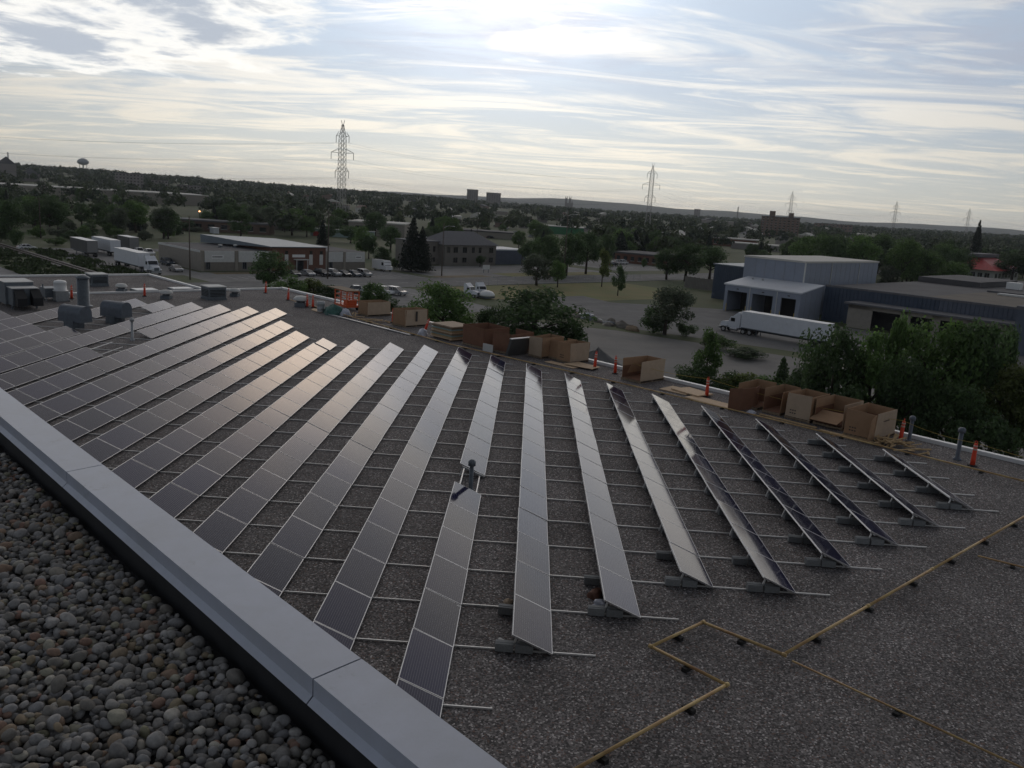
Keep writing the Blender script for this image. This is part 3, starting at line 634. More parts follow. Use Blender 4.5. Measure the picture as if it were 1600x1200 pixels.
# ------------------------------------------------------------------ crates, boards, scraps
def make_pallet(parent, L, Wd):
    b_ = MB()
    for k_ in range(7):
        y = -Wd/2+k_*(Wd-.1)/6; b_.box(-L/2,L/2,y,y+.1,.11,.132)
    for x in (-L/2, -.05, L/2-.1): b_.box(x,x+.1,-Wd/2,Wd/2,.022,.108)
    for k_ in range(3):
        y = -Wd/2+k_*(Wd-.1)/2; b_.box(-L/2,L/2,y,y+.1,0,.02)
    return b_.build('pallet', M['oldwood'], parent)
def crate(u, v, Lv, Lu, H, label, sides='NSEW', rz=0.0, pale='W', flap=None, mark=True, pallet=True, lean=0.0):
    """open-topped carton: near corner at (u, v); local x runs along v, local y along u"""
    c = W(u+Lu/2, v+Lv/2, 0)
    t_ = thing('cardboard_crate', label, 'crate', c, RZ+rz, 'open cardboard crates along the roof edge')
    z0 = .135 if pallet else .01
    if pallet: make_pallet(t_, Lv+.04, Lu+.04)
    T_ = .022; hx, hy = Lv/2, Lu/2
    # W = side facing -x (towards the array), S = side facing -y (right end face), E far side, N left end
    spec = {'W':((-hx,-hx+T_,-hy,hy)),'E':((hx-T_,hx,-hy,hy)),'S':((-hx+T_+.002,hx-T_-.002,-hy,-hy+T_)),'N':((-hx+T_+.002,hx-T_-.002,hy-T_,hy))}
    for s_ in sides:
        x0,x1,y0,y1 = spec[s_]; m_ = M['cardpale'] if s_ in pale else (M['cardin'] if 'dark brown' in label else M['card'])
        ln = lean if s_ in ('W','S') else 0
        j0, j1, j2, j3, j4, j5 = [rng.gauss(0,.022) for _ in range(6)]
        b_ = MB(); dx, dy = (ln if s_ == 'W' else 0), (ln if s_ == 'S' else 0)
        b_.hexa([(x0,y0,z0),(x1,y0,z0),(x1,y1,z0),(x0,y1,z0),(x0+dx+j0,y0+dy+j1,z0+H+j4),(x1+dx+j0,y0+dy+j1,z0+H+j4),(x1+dx+j2,y1+dy+j3,z0+H+j5),(x0+dx+j2,y1+dy+j3,z0+H+j5)] if s_ in 'WE' else [(x0,y0,z0),(x1,y0,z0),(x1,y1,z0),(x0,y1,z0),(x0+dx+j0,y0+dy+j1,z0+H+j4),(x1+dx+j2,y0+dy+j3,z0+H+j5),(x1+dx+j2,y1+dy+j3,z0+H+j5),(x0+dx+j0,y1+dy+j1,z0+H+j4)])
        b_.build('side_panel', m_, t_)
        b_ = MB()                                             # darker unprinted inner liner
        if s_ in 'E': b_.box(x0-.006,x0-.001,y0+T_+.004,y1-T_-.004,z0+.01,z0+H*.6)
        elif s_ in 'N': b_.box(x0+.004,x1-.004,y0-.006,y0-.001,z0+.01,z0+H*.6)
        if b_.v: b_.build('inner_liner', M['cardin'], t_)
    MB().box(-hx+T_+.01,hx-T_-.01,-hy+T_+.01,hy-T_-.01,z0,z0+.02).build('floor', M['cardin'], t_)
    if mark and 'S' in sides:
        b_ = MB()
        for k_ in range(9): b_.box(-.35+k_*.075,-.30+k_*.075,-hy-.004,-hy-.0005,z0+H*.62,z0+H*.62+.05)
        b_.build('printed_mark', M['ink'], t_)
    if mark and 'W' in sides:
        b_ = MB()
        for k_ in range(3):
            for j_ in range(2): b_.box(-hx-.004,-hx-.0005,hy-.55+k_*.12,hy-.47+k_*.12,z0+.16+j_*.14,z0+.22+j_*.14)
        b_.build('printed_mark', M['ink'], t_)
    if flap:
        s_, ang = flap; ln = .45
        if s_ == 'W': b_ = MB().hexa([(-hx,-hy,z0+H),(-hx+T_,-hy,z0+H),(-hx+T_,hy,z0+H),(-hx,hy,z0+H),(-hx-ln*math.sin(ang),-hy,z0+H+ln*math.cos(ang)),(-hx+T_-ln*math.sin(ang),-hy,z0+H+ln*math.cos(ang)),(-hx+T_-ln*math.sin(ang),hy,z0+H+ln*math.cos(ang)),(-hx-ln*math.sin(ang),hy,z0+H+ln*math.cos(ang))])
        else: b_ = MB().hexa([(-hx-.6,-hy,z0),(-hx-.03,-hy,z0),(-hx-.03,-hy+T_,z0),(-hx-.6,-hy+T_,z0),(-hx-.5,-hy,z0+H*.8),(-hx-.03,-hy,z0+H),(-hx-.03,-hy+T_,z0+H),(-hx-.5,-hy+T_,z0+H*.8)])
        b_.build('flap', M['card'], t_)
    return t_
crate(55.95,38.1,2.25,1.3,.98,'farthest pale carton on the roof, beside the orange lift cart',pale='S',mark=False)
c2 = crate(50.4,37.6,2.2,1.5,1.12,'pale carton crate with a dark vertical strap on its end',pale='S',rz=.06,lean=.06,mark=False)
MB().box(-.1,.06,-.79,-.756,.4,1.15).build('strap', M['ink'], c2)
crate(40.9,37.1,2.2,2.2,1.22,'large dark brown carton next to the stack of boards',pale='',rz=-.04,mark=False)
crate(38.75,37.3,2.2,1.6,1.2,'dark brown torn carton with a white sheet at its foot',pale='',rz=.05,sides='WES',mark=False)
crate(36.8,38.3,2.0,1.15,1.16,'left one of three crates huddled by the leaning panel',pale='W',mark=False)
crate(35.95,39.0,1.7,.86,1.05,'brown middle one of three huddled crates, set back',pale='',sides='WES',mark=False)
crate(34.75,38.75,1.75,1.1,1.12,'right one of three huddled crates, next to bare roof edge',pale='S')
crate(28.8,38.2,2.2,1.35,1.12,'solitary crate on a pallet with one side torn open',pale='S',sides='ENS')
crate(21.6,38.6,1.8,1.2,1.1,'empty brown carton wrapped behind the big folded cardboard',pale='',sides='NE',mark=False)
crate(20.3,38.6,2.0,.95,1.12,'narrow open brown carton between folded cardboard and a crate',pale='',sides='NSE',mark=False)
crate(18.7,38.6,1.85,1.3,1.15,'crate with a pale front, third from the right end',pale='W')
crate(17.1,38.75,1.95,1.45,1.12,'collapsed crate with its front fallen in, second from right',pale='S',sides='NSE',mark=False)
crate(15.25,38.0,2.3,1.42,1.15,'rightmost open crate with a pale printed end face',pale='S',lean=-.02,flap=('C',0))
# fallen front of the collapsed crate, folded cardboard sheet
MB_ = MB().hexa([W(18.6,38.35,.3),W(17.2,38.35,.3),W(17.2,39.5,.62),W(18.6,39.5,.62),W(18.6,38.35,.32),W(17.2,38.35,.32),W(17.2,39.5,.64),W(18.6,39.5,.64)])
tag(MB_.build('cardboard_sheet', M['card']), 'fallen flap of cardboard sloping inside the collapsed crate', 'cardboard')
t_ = thing('folded_cardboard', 'tall folded dark cardboard wrapping the left end of the crates', 'cardboard', W(22.4,37.3,0), RZ)
pth = [(0,.05),(.55,-.35),(1.35,-.55),(2.1,-.4)]
for a_, c_ in zip(pth, pth[1:]):
    b_ = MB(); b_.hexa([(a_[0],a_[1],0),(c_[0],c_[1],0),(c_[0]+.01,c_[1]+.025,0),(a_[0]+.01,a_[1]+.025,0),(a_[0],a_[1],1.12),(c_[0],c_[1],1.14),(c_[0]+.01,c_[1]+.025,1.14),(a_[0]+.01,a_[1]+.025,1.12)]); b_.build('panel', M['cardin'], t_)
def sheet_obj(name, corners_uv, z, th, m, label, cat, tilt=0.0):
    b_ = MB(); n_ = len(corners_uv)
    zs = [z+tilt*i for i in range(n_)]
    b_.add([W(u_,v_,zs[i]) for i,(u_,v_) in enumerate(corners_uv)]+[W(u_,v_,zs[i]+th) for i,(u_,v_) in enumerate(corners_uv)], [tuple(range(n_))[::-1], tuple(range(n_,2*n_))]+[(i,(i+1)%n_,n_+(i+1)%n_,n_+i) for i in range(n_)])
    o = b_.build(name, m); tag(o, label, cat); return o
sheet_obj('plywood_sheet', [(27.3,38.0),(25.6,38.1),(25.7,39.5),(27.4,39.4)], .02, .03, M['ply'], 'lower plywood sheet showing left of its stack', 'plywood')
sheet_obj('plywood_sheet', [(26.8,38.4),(24.9,38.2),(24.7,39.4),(26.5,39.7)], .07, .06, M['ply'], 'upper plywood sheet on the small stack by a delineator', 'plywood')
sheet_obj('plywood_sheet', [(25.3,37.6),(22.5,37.5),(22.5,38.4),(25.3,38.5)], .02, .03, M['ply'], 'long plywood sheet reaching to the folded cardboard', 'plywood')
sheet_obj('plywood_sheet', [(34.6,38.0),(32.6,38.4),(32.8,39.4),(34.6,39.4)], .1, .03, M['ply'], 'pale plywood board on the gravel right of three huddled crates', 'plywood')
sheet_obj('plywood_sheet', [(35.9,37.7),(33.6,37.8),(33.6,38.3),(35.9,38.3)], .02, .03, M['ply'], 'narrow pale board before the right one of three crates', 'plywood')
sheet_obj('plywood_sheet', [(60.4,35.7),(59.0,35.6),(59.0,36.6),(61.2,36.4)], .02, .03, M['ply'], 'pale board on the gravel left of the grey drum', 'plywood')
sheet_obj('white_board', [(40.5,36.62),(39.6,36.66),(39.6,36.70),(40.5,36.66)], .03, .5, M['offwhite'], 'white sheet propped at the foot of the torn dark carton', 'board')
for i, (uu, vv) in enumerate([(19.5,37.85),(16.2,37.7)]):
    sheet_obj('timber_board', [(uu+1.5,vv),(uu-1.5,vv+.05),(uu-1.5,vv+.22),(uu+1.5,vv+.17)], .01, .05, M['wood'], ['long timber board on the gravel before the pale fronted crate','long timber board on the gravel before the rightmost crate'][i], 'board')
# stack of boards
t_ = thing('board_stack', 'stack of green and pale boards on bearers beside the brown cartons', 'boards', W(44.1,36.95,0), RZ)
for k_ in range(9):
    d = rng.uniform(-.06,.06)
    MB().box(d,1.9+d,rng.uniform(-.05,.02),2.25+rng.uniform(-.05,.1),.1+k_*.105,.175+k_*.105).build('board', [M['ply'],M['oldwood'],M['mint'],M['wood']][(k_*7)%4] if k_ < 8 else M['cardpale'], t_)
for y in (.2,1.9): MB().box(.05,1.8,y,y+.12,0,.1).build('bearer', M['oldwood'], t_)
# leaning solar panel
t_ = thing('leaning_panel', 'dark solar panels with white top edge leaning against a carton', 'solar panel', W(38.15,36.95,0), RZ)
b_ = MB(); b_.hexa([(0,.34,0),(1.7,.34,0),(1.7,.56,0),(0,.56,0),(0,0,1.12),(1.7,0,1.12),(1.7,.2,1.12),(0,.2,1.12)]); b_.build('sheet', M['truckgrey'], t_)
MB().hexa([(-.02,-.02,1.122),(1.72,-.02,1.122),(1.72,.21,1.122),(-.02,.21,1.122),(-.02,-.03,1.17),(1.72,-.03,1.17),(1.72,.2,1.17),(-.02,.2,1.17)]).build('edge_strip', M['white'], t_)
# heap of offcuts
t_ = thing('offcut_heap', 'heap of splintered wood offcuts before the rightmost crate', 'wood', W(14.4,37.9,0), RZ)
for k_ in range(38):
    a_ = rng.gauss(.2,.7); L_ = rng.uniform(.5,1.3); x, y = rng.gauss(.25,.3), rng.gauss(0,.75); z = max(.03, .30-.22*math.hypot(x-.2,y)+rng.uniform(-.05,.08))
    MB().rbox((x,y,z), (L_,rng.uniform(.05,.11),rng.uniform(.02,.05)), a_, 0, rng.gauss(0,.18), rng.gauss(0,.3)).build('offcut', M['wood'], t_)
# loose scraps by the far crates
t_ = thing('offcut_heap', 'scatter of broken boards in front of the farthest pale carton', 'wood', W(55,37.3,0), RZ)
for k_ in range(30):
    MB().rbox((rng.uniform(-.4,.7), rng.uniform(-2.2,5.0), rng.uniform(.03,.12)), (rng.uniform(.5,1.5),.1,.03), rng.gauss(0,.8), 0, rng.gauss(0,.06), 0).build('offcut', M[rng.choice(['wood','oldwood','ply'])], t_)
# lift cart
t_ = thing('lift_cart', 'orange material lift cart with open frame by the roof edge', 'lift', W(60.3,39.0,0), RZ-.1)
MB().box(-.6,.6,-1.1,1.1,.25,.42).build('chassis', M['redorange'], t_)
for x in (-.55,.55):
    for y in (-1.05,0,1.05): MB().box(x-.04,x+.04,y-.04,y+.04,.42,1.55).build('post', M['redorange'], t_)
for z in (.85,1.2,1.55):
    for x in (-.55,.55): MB().box(x-.03,x+.03,-1.05,1.05,z-.03,z+.03).build('side_bar', M['redorange'], t_)
    for y in (-1.05,1.05): MB().box(-.52,.52,y-.03,y+.03,z-.03,z+.03).build('end_bar', M['redorange'], t_)
MB().box(-.62,.62,-1.12,2.4,1.585,1.64).build('top_board', M['oldwood'], t_)
for x in (-.5,.5):
    for y in (-.85,.85): MB().cyl((x-.06,y,.14),(x+.06,y,.14),.14,n=14).build('wheel', M['rubber'], t_)
MB().box(-.45,.45,-.9,-.3,.42,.8).build('engine_cover', M['redorange'], t_)
t_ = thing('steel_drum', 'short grey drum beside the green tarpaulin heap', 'drum', W(59.3,35.95,0))
MB().lathe([(.3,0),(.31,.02),(.3,.05),(.3,.27),(.315,.3),(.3,.33),(.3,.6),(.315,.63),(.3,.88),(.28,.88),(.27,.85),(.02,.85)], n=22).build('barrel', M['galv'], t_, True)
def heap(name, c, sx, sy, sz, m, label, cat, seed):
    rr = random.Random(seed); b_ = MB(); n_ = 18; k_ = 7
    for j in range(k_):
        f = j/(k_-1); 
        for i in range(n_):
            a_ = 2*math.pi*i/n_; q = ((1-f**1.6) if sx > 2 else math.sqrt(max(0,1-f*f))*.95+.02*(1-f))*(1+.22*math.sin(3*a_+seed+2*f)+.2*rr.uniform(-1,1))
            b_.v.append((sx*q*math.cos(a_), sy*q*math.sin(a_), sz*f*(1+.12*rr.uniform(-1,1)) if j else 0))
    for j in range(k_-1):
        for i in range(n_): b_.f.append((j*n_+i,j*n_+(i+1)%n_,(j+1)*n_+(i+1)%n_,(j+1)*n_+i)); b_.m.append(0)
    o = b_.build(name, m, None, True); o.location = c; o.rotation_euler = (0,0,RZ); return tag(o, label, cat)
heap('tarp_heap', W(58.1,36.35,0), .75, 1.0, .75, M['tarp'], 'crumpled green tarpaulin heap beside the drum', 'tarpaulin', 3)
heap('plastic_heap', W(57.2,36.9,0), .4, .55, .55, M['plastic'], 'crumpled whitish plastic film heap behind the tarpaulin', 'plastic film', 5)
heap('plastic_heap', W(47.0,36.7,0), .3, .38, .5, M['plastic'], 'crumpled lavender white plastic bag left of the board stack', 'plastic bag', 8)
heap('plastic_heap', W(21.3,37.6,0), .22, .25, .22, M['plastic'], 'small white crumpled bag at the end of a panel row', 'plastic bag', 9)
heap('plastic_heap', at(938,946,0), .14, .2, .16, M['plastic'], 'small whitish rag behind a ballast block near a row end', 'rag', 12)
heap('rust_scrap', at(931,934,0), .2, .17, .26, M['brick'], 'small rusty red scrap beside the end of a panel row', 'scrap', 14)
heap('cardboard_scrap', at(795,942,0), .13, .12, .1, M['cardpale'], 'small torn cardboard scrap on gravel left of a panel row', 'cardboard', 15)
heap('paper_scrap', at(783,1000,0), .06, .09, .03, M['offwhite'], 'tiny pale paper scrap on the gravel near the ballast block', 'paper', 16)
heap('gravel_pile', at(930,592), 3.0, 4.6, 3.7, M['asphalt'], 'dark pile of asphalt on the yard just beyond the roof edge', 'pile', 21)

# ------------------------------------------------------------------ buildings of the town (local x along v, local y along u)
def bld(name, u, v, label, cat='building', z=ZG): return thing(name, label, cat, W(u, v, z), RZ)
def part(parent, name, m, *boxes):
    b_ = MB()
    for q in boxes: b_.box(*q)
    return b_.build(name, M[m], parent)
def window(parent, x, z, w, h_, y=0, frame='offwhite', face='y'):
    """a window in the wall facing -y (or -x when face is 'x')"""
    if face == 'y': o = part(parent, 'window', 'glass', (x,x+w,y-.03,y+.05,z,z+h_)); part(o, 'frame', frame, (x-.08,x,y-.07,y+.04,z-.08,z+h_+.08),(x+w,x+w+.08,y-.07,y+.04,z-.08,z+h_+.08),(x,x+w,y-.07,y+.04,z+h_,z+h_+.08),(x,x+w,y-.09,y+.04,z-.08,z),(x+w/2-.03,x+w/2+.03,y-.05,y+.02,z,z+h_))
    else: o = part(parent, 'window', 'glass', (y-.03,y+.05,x,x+w,z,z+h_)); part(o, 'frame', frame, (y-.07,y+.04,x-.08,x,z-.08,z+h_+.08),(y-.07,y+.04,x+w,x+w+.08,z-.08,z+h_+.08),(y-.07,y+.04,x,x+w,z+h_,z+h_+.08),(y-.09,y+.04,x,x+w,z-.08,z),(y-.05,y+.02,x+w/2-.03,x+w/2+.03,z,z+h_))
    return o
# brick-fronted workshop along the parking lot: facade u = 194, v = 85.3 .. 131
B = bld('workshop_building', 194, 85.3, 'long low workshop with beige side wall and brown brick centre')
part(B, 'wall', 'beige', (0,18,0,24.5,0,4.6)); part(B, 'roof', 'darkroof', (.35,17.95,.35,24.2,4.6,4.7)); 
part(B, 'roof_edge', 'offwhite', (-.06,0,-.02,24.56,4.35,4.8),(0,18,24.5,24.56,4.35,4.8))
part(B, 'brick_wall', 'brick', (18,33.2,-.35,26,0,5.75))
part(B, 'right_wall', 'tan', (33.2,45.6,0,24,0,4.7)); part(B, 'right_roof', 'darkroof', (33.25,45.4,.3,23.8,4.7,4.78))
b_ = MB(); b_.hexa([(8.5,2.0,4.75),(35.5,-.9,5.8),(36.5,26,5.8),(9,27,5.0),(8.5,2.0,4.95),(35.5,-.9,6.0),(36.5,26,7.4),(9,27,7.2)])
b_ = MB(); b_.hexa([(17.4,-.9,5.76),(33.8,-.9,5.76),(33.8,27,5.76),(12,27,4.75),(17.4,-.9,5.95),(33.8,-.9,5.95),(33.8,27,6.1),(12,27,6.9)]); b_.build('metal_roof', M['metalroof'], B)
for x0, x1 in ((1.0,8.4),(9.4,17.3),(33.9,38.6),(39.4,45.4)): part(B, 'fascia_panel', 'offwhite', (x0,x1,-.16,-.004,2.1,4.72)); part(B, 'lower_wall', 'tan', (x0,x1,-.08,-.004,0,2.0))
for x in (.0,8.5,17.35,33.25,38.65): part(B, 'pilaster', 'beige', (x,x+.7,-.3,-.003,0,4.85))
for x0, x1 in ((2.7,5.6),(42.4,44.4)):
    s_ = part(B, 'wall_sign', 'white', (x0,x1,-.2,-.165,2.95,3.75)); b_ = MB()
    for k_ in range(9): b_.box(x0+.2+k_*(x1-x0-.4)/9, x0+.2+(k_+.7)*(x1-x0-.4)/9, -.215, -.202, 3.2, 3.5)
    b_.build('lettering', M['ink'], s_)
s_ = part(B, 'wall_sign', 'white', (23.6,27.2,-.42,-.36,3.3,4.0))
part(B, 'door', 'glass', (24.6,26.8,-.40,-.355,0,2.4)); part(B, 'canopy', 'offwhite', (24.0,27.5,-1.8,-.36,2.7,2.9)); part(B, 'canopy_post', 'offwhite', (24.1,24.25,-1.7,-1.55,0,2.7)); part(B, 'canopy_post', 'offwhite', (27.2,27.35,-1.7,-1.55,0,2.7))
for x in (21.5,28.4,31.4): 
    part(B, 'panel_column', 'offwhite', (x,x+1.0,-.40,-.355,1.4,4.0)); part(B, 'window', 'glass', (x+.1,x+.9,-.42,-.405,4.1,4.9))
for x in (1.4,10.5,34.5): window(B, x, .5, .9, 1.9, -.08, 'darkgalv')
for x in (10,14): mushroom(W(205,85.3+x,ZG+4.7), 1.1, 'far small roof fan on the workshop roof, %s' % ('left one' if x == 10 else 'right one'))
# grey two-storey office with hipped roof: facade u = 204
B = bld('office_building', 204, 166.5, 'grey two storey office with hipped slate roof and corner wing')
part(B, 'wall', 'greystone', (0,21.3,0,13,0,6.3))
part(B, 'wing_wall', 'greystone', (-9,-.003,3,13,0,6.9)); part(B, 'wing_roof', 'slate', (-9.3,.3,2.7,13.3,6.9,7.2))
b_ = MB(); b_.add([(-.7,-.7,6.3),(22,-.7,6.3),(22,13.7,6.3),(-.7,13.7,6.3),(5,6.5,10.2),(16.8,6.5,10.2)], [(0,1,5,4),(1,2,5),(2,3,4,5),(3,0,4),(3,2,1,0)]); b_.build('roof', M['slate'], B)
for k_, x in enumerate((1.0,3.5,7.2,11.0,13.8,18.3)):
    window(B, x, 3.9, 1.7 if k_ in (1,2,5) else 1.1, 1.7, 0, 'tan')
    if k_ in (1,2,5): window(B, x, .9, 1.7, 1.5, 0, 'tan')
for y in (4.5,8.0): window(B, y, 3.9, 1.2, 1.7, -9, 'tan', 'x')
for x in (-7.6,-4.8,-2.2): window(B, x, 3.9, .9, 1.7, 3, 'tan'); window(B, x, .9, .9, 1.3, 3, 'tan')
part(B, 'turret', 'greystone', (-9.6,-6.4,1.6,2.99,0,8.2)); part(B, 'turret_cap', 'offwhite', (-9.9,-6.1,1.3,3.3,8.2,8.5))
t_ = thing('lawn_sign', 'white board sign on posts before the grey office', 'sign', W(183,165,ZG), RZ)
part(t_, 'board', 'white', (-1.3,1.3,-.08,.08,.9,2.2)); part(t_, 'post', 'darkgalv', (-1.0,-.85,-.05,.05,0,.9)); part(t_, 'post', 'darkgalv', (.85,1.0,-.05,.05,0,.9))
B = bld('storage_building', 206, 189.6, 'low grey storage shed with white roof edge right of the office')
part(B, 'wall', 'blue2', (0,14,0,12,0,4.6)); part(B, 'roof', 'dockroof', (-.2,14.2,-.2,12.2,4.6,5.0))
# white dock building and its neighbours
B = bld('dock_annex', 85.3, 164.5, 'white loading dock annex with three dark truck doors')
UL = 18.0
part(B, 'wall', 'dockwhite', (0,.3,0,.9,0,5.7),(0,.3,4.3,6.2,0,5.7),(0,.3,11.1,12.4,0,5.7),(0,.3,17.3,UL,0,5.7),(0,.3,.9,4.3,4.5,5.7),(0,.3,6.2,11.1,4.5,5.7),(0,.3,12.4,17.3,4.5,5.7))
b_ = MB(); b_.hexa([(.3,0,0),(9.4,0,0),(9.4,.3,0),(.3,.3,0),(.3,0,5.7),(9.4,0,7.1),(9.4,.3,7.1),(.3,.3,5.7)]); b_.build('side_wall', M['dockwhite'], B); b_ = MB(); b_.hexa([(.3,UL-.3,0),(9.4,UL-.3,0),(9.4,UL,0),(.3,UL,0),(.3,UL-.3,5.7),(9.4,UL-.3,7.1),(9.4,UL,7.1),(.3,UL,5.7)]); b_.build('side_wall', M['dockwhite'], B)
b_ = MB(); b_.hexa([(-.25,-.25,5.72),(9.38,-.25,7.2),(9.38,UL+.25,7.2),(-.25,UL+.25,5.72),(-.25,-.25,6.0),(9.38,-.25,7.4),(9.38,UL+.25,7.4),(-.25,UL+.25,6.0)]); b_.build('roof', M['dockroof'], B)
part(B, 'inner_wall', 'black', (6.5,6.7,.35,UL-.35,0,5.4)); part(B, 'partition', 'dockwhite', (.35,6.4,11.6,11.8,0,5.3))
for y in (.9,4.22,6.2,11.02,12.4,17.22): part(B, 'door_post', 'rope', (-.07,-.003,y-.02,y+.1,0,1.6))
for y in (5.2,11.7): part(B, 'downpipe', 'offwhite', (-.13,-.01,y,y+.12,0,5.6))
for k_ in range(1,4): part(B, 'panel_joint', 'trailergrey', (k_*2.3,k_*2.3+.05,-.025,0,0,5.9))
for y in (2.6,8.6,14.8): part(B, 'dock_lamp', 'ink', (-.12,0,y-.25,y+.25,4.95,5.15))
for y in (13,15.5): MB().lathe([(.25,0),(.25,.3),(.02,.4)], (6.8,y,7.0), 10).build('roof_vent', M['galv'], B)
B = bld('tall_warehouse', 90, 174.0, 'tall windowless white warehouse block behind the loading dock')
part(B, 'wall', 'dockwhite', (0,36.4,0,15,0,11.6)); part(B, 'roof', 'farwhite', (-.15,36.6,-.15,15.15,11.6,12.0)); part(B, 'corner_trim', 'offwhite', (-.06,.2,-.06,.2,0,11.6))
for k_ in range(1,15): part(B, 'panel_joint', 'trailergrey', (k_*2.4,k_*2.4+.05,-.025,0,0,11.55))
for k_ in range(1,6): part(B, 'panel_joint', 'trailergrey', (-.025,0,k_*2.4,k_*2.4+.05,0,11.55))
part(B, 'downpipe', 'offwhite', (12.1,12.22,-.16,-.03,0,11.5)); part(B, 'downpipe', 'offwhite', (26.1,26.22,-.16,-.03,0,11.5))
B = bld('blue_shed', 111.5, 185, 'dark blue clad shed left of the tall white warehouse')
for k_ in range(16): part(B, 'cladding', 'blue', (-.06,.0,k_*.52,k_*.52+.47,0,8.4))
part(B, 'wall', 'blue', (.003,14,0,8.4,0,8.35)); part(B, 'roof', 'metalroof', (-.3,14,-.2,8.7,8.4,8.7))
B = bld('flat_warehouse', 28, 174.2, 'wide flat dark roofed warehouse with blue clad front')
part(B, 'wall', 'blue', (.003,105,0,56.8,0,7.3)); part(B, 'roof', 'darkroof', (.3,105.2,.2,56.6,7.3,7.45)); part(B, 'brown_roof', 'brownroof', (.35,34,.3,36,7.45,7.62))
for k_ in range(70): part(B, 'cladding', 'blue' if k_ > 40 else 'blue2', (-.09,0,.3+k_*.81,.3+k_*.81+.74,2.0 if k_ < 58 else 0,7.2))
part(B, 'roof_edge', 'slate', (-.2,.3,-.1,56.9,7.2,7.62))
part(B, 'canopy', 'slate', (-6.4,-.1,18,49.5,4.75,5.1)); part(B, 'dock_wall', 'beige', (-5.2,-5.0,44,49,0,4.75),(-5.2,-5.0,36.5,38.5,0,4.75),(-5.2,-5.0,31,32.5,0,4.75),(-5.2,-5.0,24.5,26.5,0,4.75),(-5.2,-5.0,18.2,20.5,0,4.75),(-5.2,-5.0,18.2,49,3.9,4.745))
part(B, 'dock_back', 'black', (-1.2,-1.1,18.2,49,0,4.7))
part(B, 'dock_door', 'offwhite', (-4.9,-4.8,26.6,28.8,0,2.7))
part(B, 'skylight', 'offwhite', (28,30,26,32,7.65,8.0)); part(B, 'roof_curb', 'slate', (34.2,34.6,0.2,36,7.5,8.0)); part(B, 'raised_roof', 'darkroof', (48,76,42,56.5,7.5,8.8)); part(B, 'penthouse', 'white', (57,59.4,36,39,7.5,9.1))
B = bld('end_warehouse', 28, 166, 'pale grey warehouse end at the right picture edge'); part(B, 'wall', 'blue2', (0,8,0,17.6,0,7.9)); part(B, 'roof_edge', 'slate', (-.2,8,-.2,17.8,7.9,8.5))
B = bld('red_roofed_shop', 124, 408, 'low shop with a bright red hipped roof among trees')
part(B, 'wall', 'offwhite', (0,34,0,22,0,4.5)); b_ = MB(); b_.add([(-2,-2,4.5),(36,-2,4.5),(36,24,4.5),(-2,24,4.5),(9,9,9.5),(26,9,9.5),(26,13,9.5),(9,13,9.5)], [(0,1,5,4),(1,2,6,5),(2,3,7,6),(3,0,4,7),(4,5,6,7),(3,2,1,0)]); b_.build('roof', M['red'], B); part(B, 'roof_box', 'slate', (6,30,8,16,9.5,11))
for k_ in range(7): window(B, 2+k_*4.5, 1.2, 3.2, 2.0, 0, 'offwhite'); window(B, 1.5+k_*2.9, 1.2, 2.0, 2.0, 0, 'offwhite', 'x')
t_ = bld('timber_fence', 129.5, 201, 'grey weathered timber fence left of the blue shed', 'fence')
for k_ in range(46): part(t_, 'board', 'greystone', (-.03,.03,-13+k_*.5,-13+k_*.5+.46,.1,3.2+.06*math.sin(k_*2.3)))
# chain-link fence along the lawn
t_ = bld('chain_link_fence', 155.2, 132, 'chain link fence on steel posts between lawn and street', 'fence')
for k_ in range(24): MB().cyl((k_*3,0,0),(k_*3,0,1.9),.035,n=6).build('post', M['galv'], t_)
for z in (.15,1.0,1.85): MB().cyl((0,0,z),(69,0,z),.02,n=6).build('rail', M['galv'], t_)
b_ = MB()
for k_ in range(690): 
    b_.beam((k_*.1,0,.1),(k_*.1+.9,0,1.85),.004,.004) if k_ < 681 and k_ % 2 == 0 else None
o = b_.build('wire_mesh', M['galv'], t_); o['kind'] = 'stuff'

HID = []
def hides(px, dep, prob=.85): return any(abs(px-a) < w_/2+4 and .55*d_ < dep < d_+9 for a, w_, d_ in HID) and rng.random() < prob
def simple_block(name, px, base, wpx, hpx, m, label, depth=14, rz=0.0, windows=0, rows=1, roofm='darkroof', roofh=.6, cat='building', gable=0):
    """a far building: base pixel on the ground, width and height given in photo pixels"""
    p = at(px, base); d = (p-Vector((0,0,EYE))).length
    p.z += rise(p.x, p.y)
    w = wpx*d/F_PX; h_ = hpx*d/F_PX
    HID.append((px, wpx, p.y)); B_ = thing(name, label, cat, p, math.atan2(-p.x, p.y)+rz)
    part(B_, 'wall', m, (-w/2,w/2,0,depth,-2,h_))
    if gable:
        b_ = MB(); b_.add([(-w/2-.3,-.4,h_),(w/2+.3,-.4,h_),(w/2+.3,depth+.4,h_),(-w/2-.3,depth+.4,h_),(0,-.4,h_+gable),(0,depth+.4,h_+gable)], [(0,1,4),(1,2,5,4),(2,3,5),(3,0,4,5),(3,2,1,0)]); b_.build('roof', M[roofm], B_)
    else: part(B_, 'roof', roofm, (-w/2-.3,w/2+.3,-.3,depth+.3,h_,h_+roofh))
    if windows:
        for r_ in range(rows):
            for k_ in range(windows):
                ww = w/windows; x = -w/2+ww*(k_+.25); z = h_/rows*(r_+.3)
                o_ = part(B_, 'window', 'glass', (x,x+ww*.5,-.06,.02,z,z+h_/rows*.45)); part(o_, 'sill', 'offwhite', (x-.1,x+ww*.5+.1,-.14,-.062,z-.12,z))
    return B_
simple_block('long_factory', 100, 312, 380, 15, 'beige', 'very long pale factory across the far left', 60, .1, roofm='farwhite')
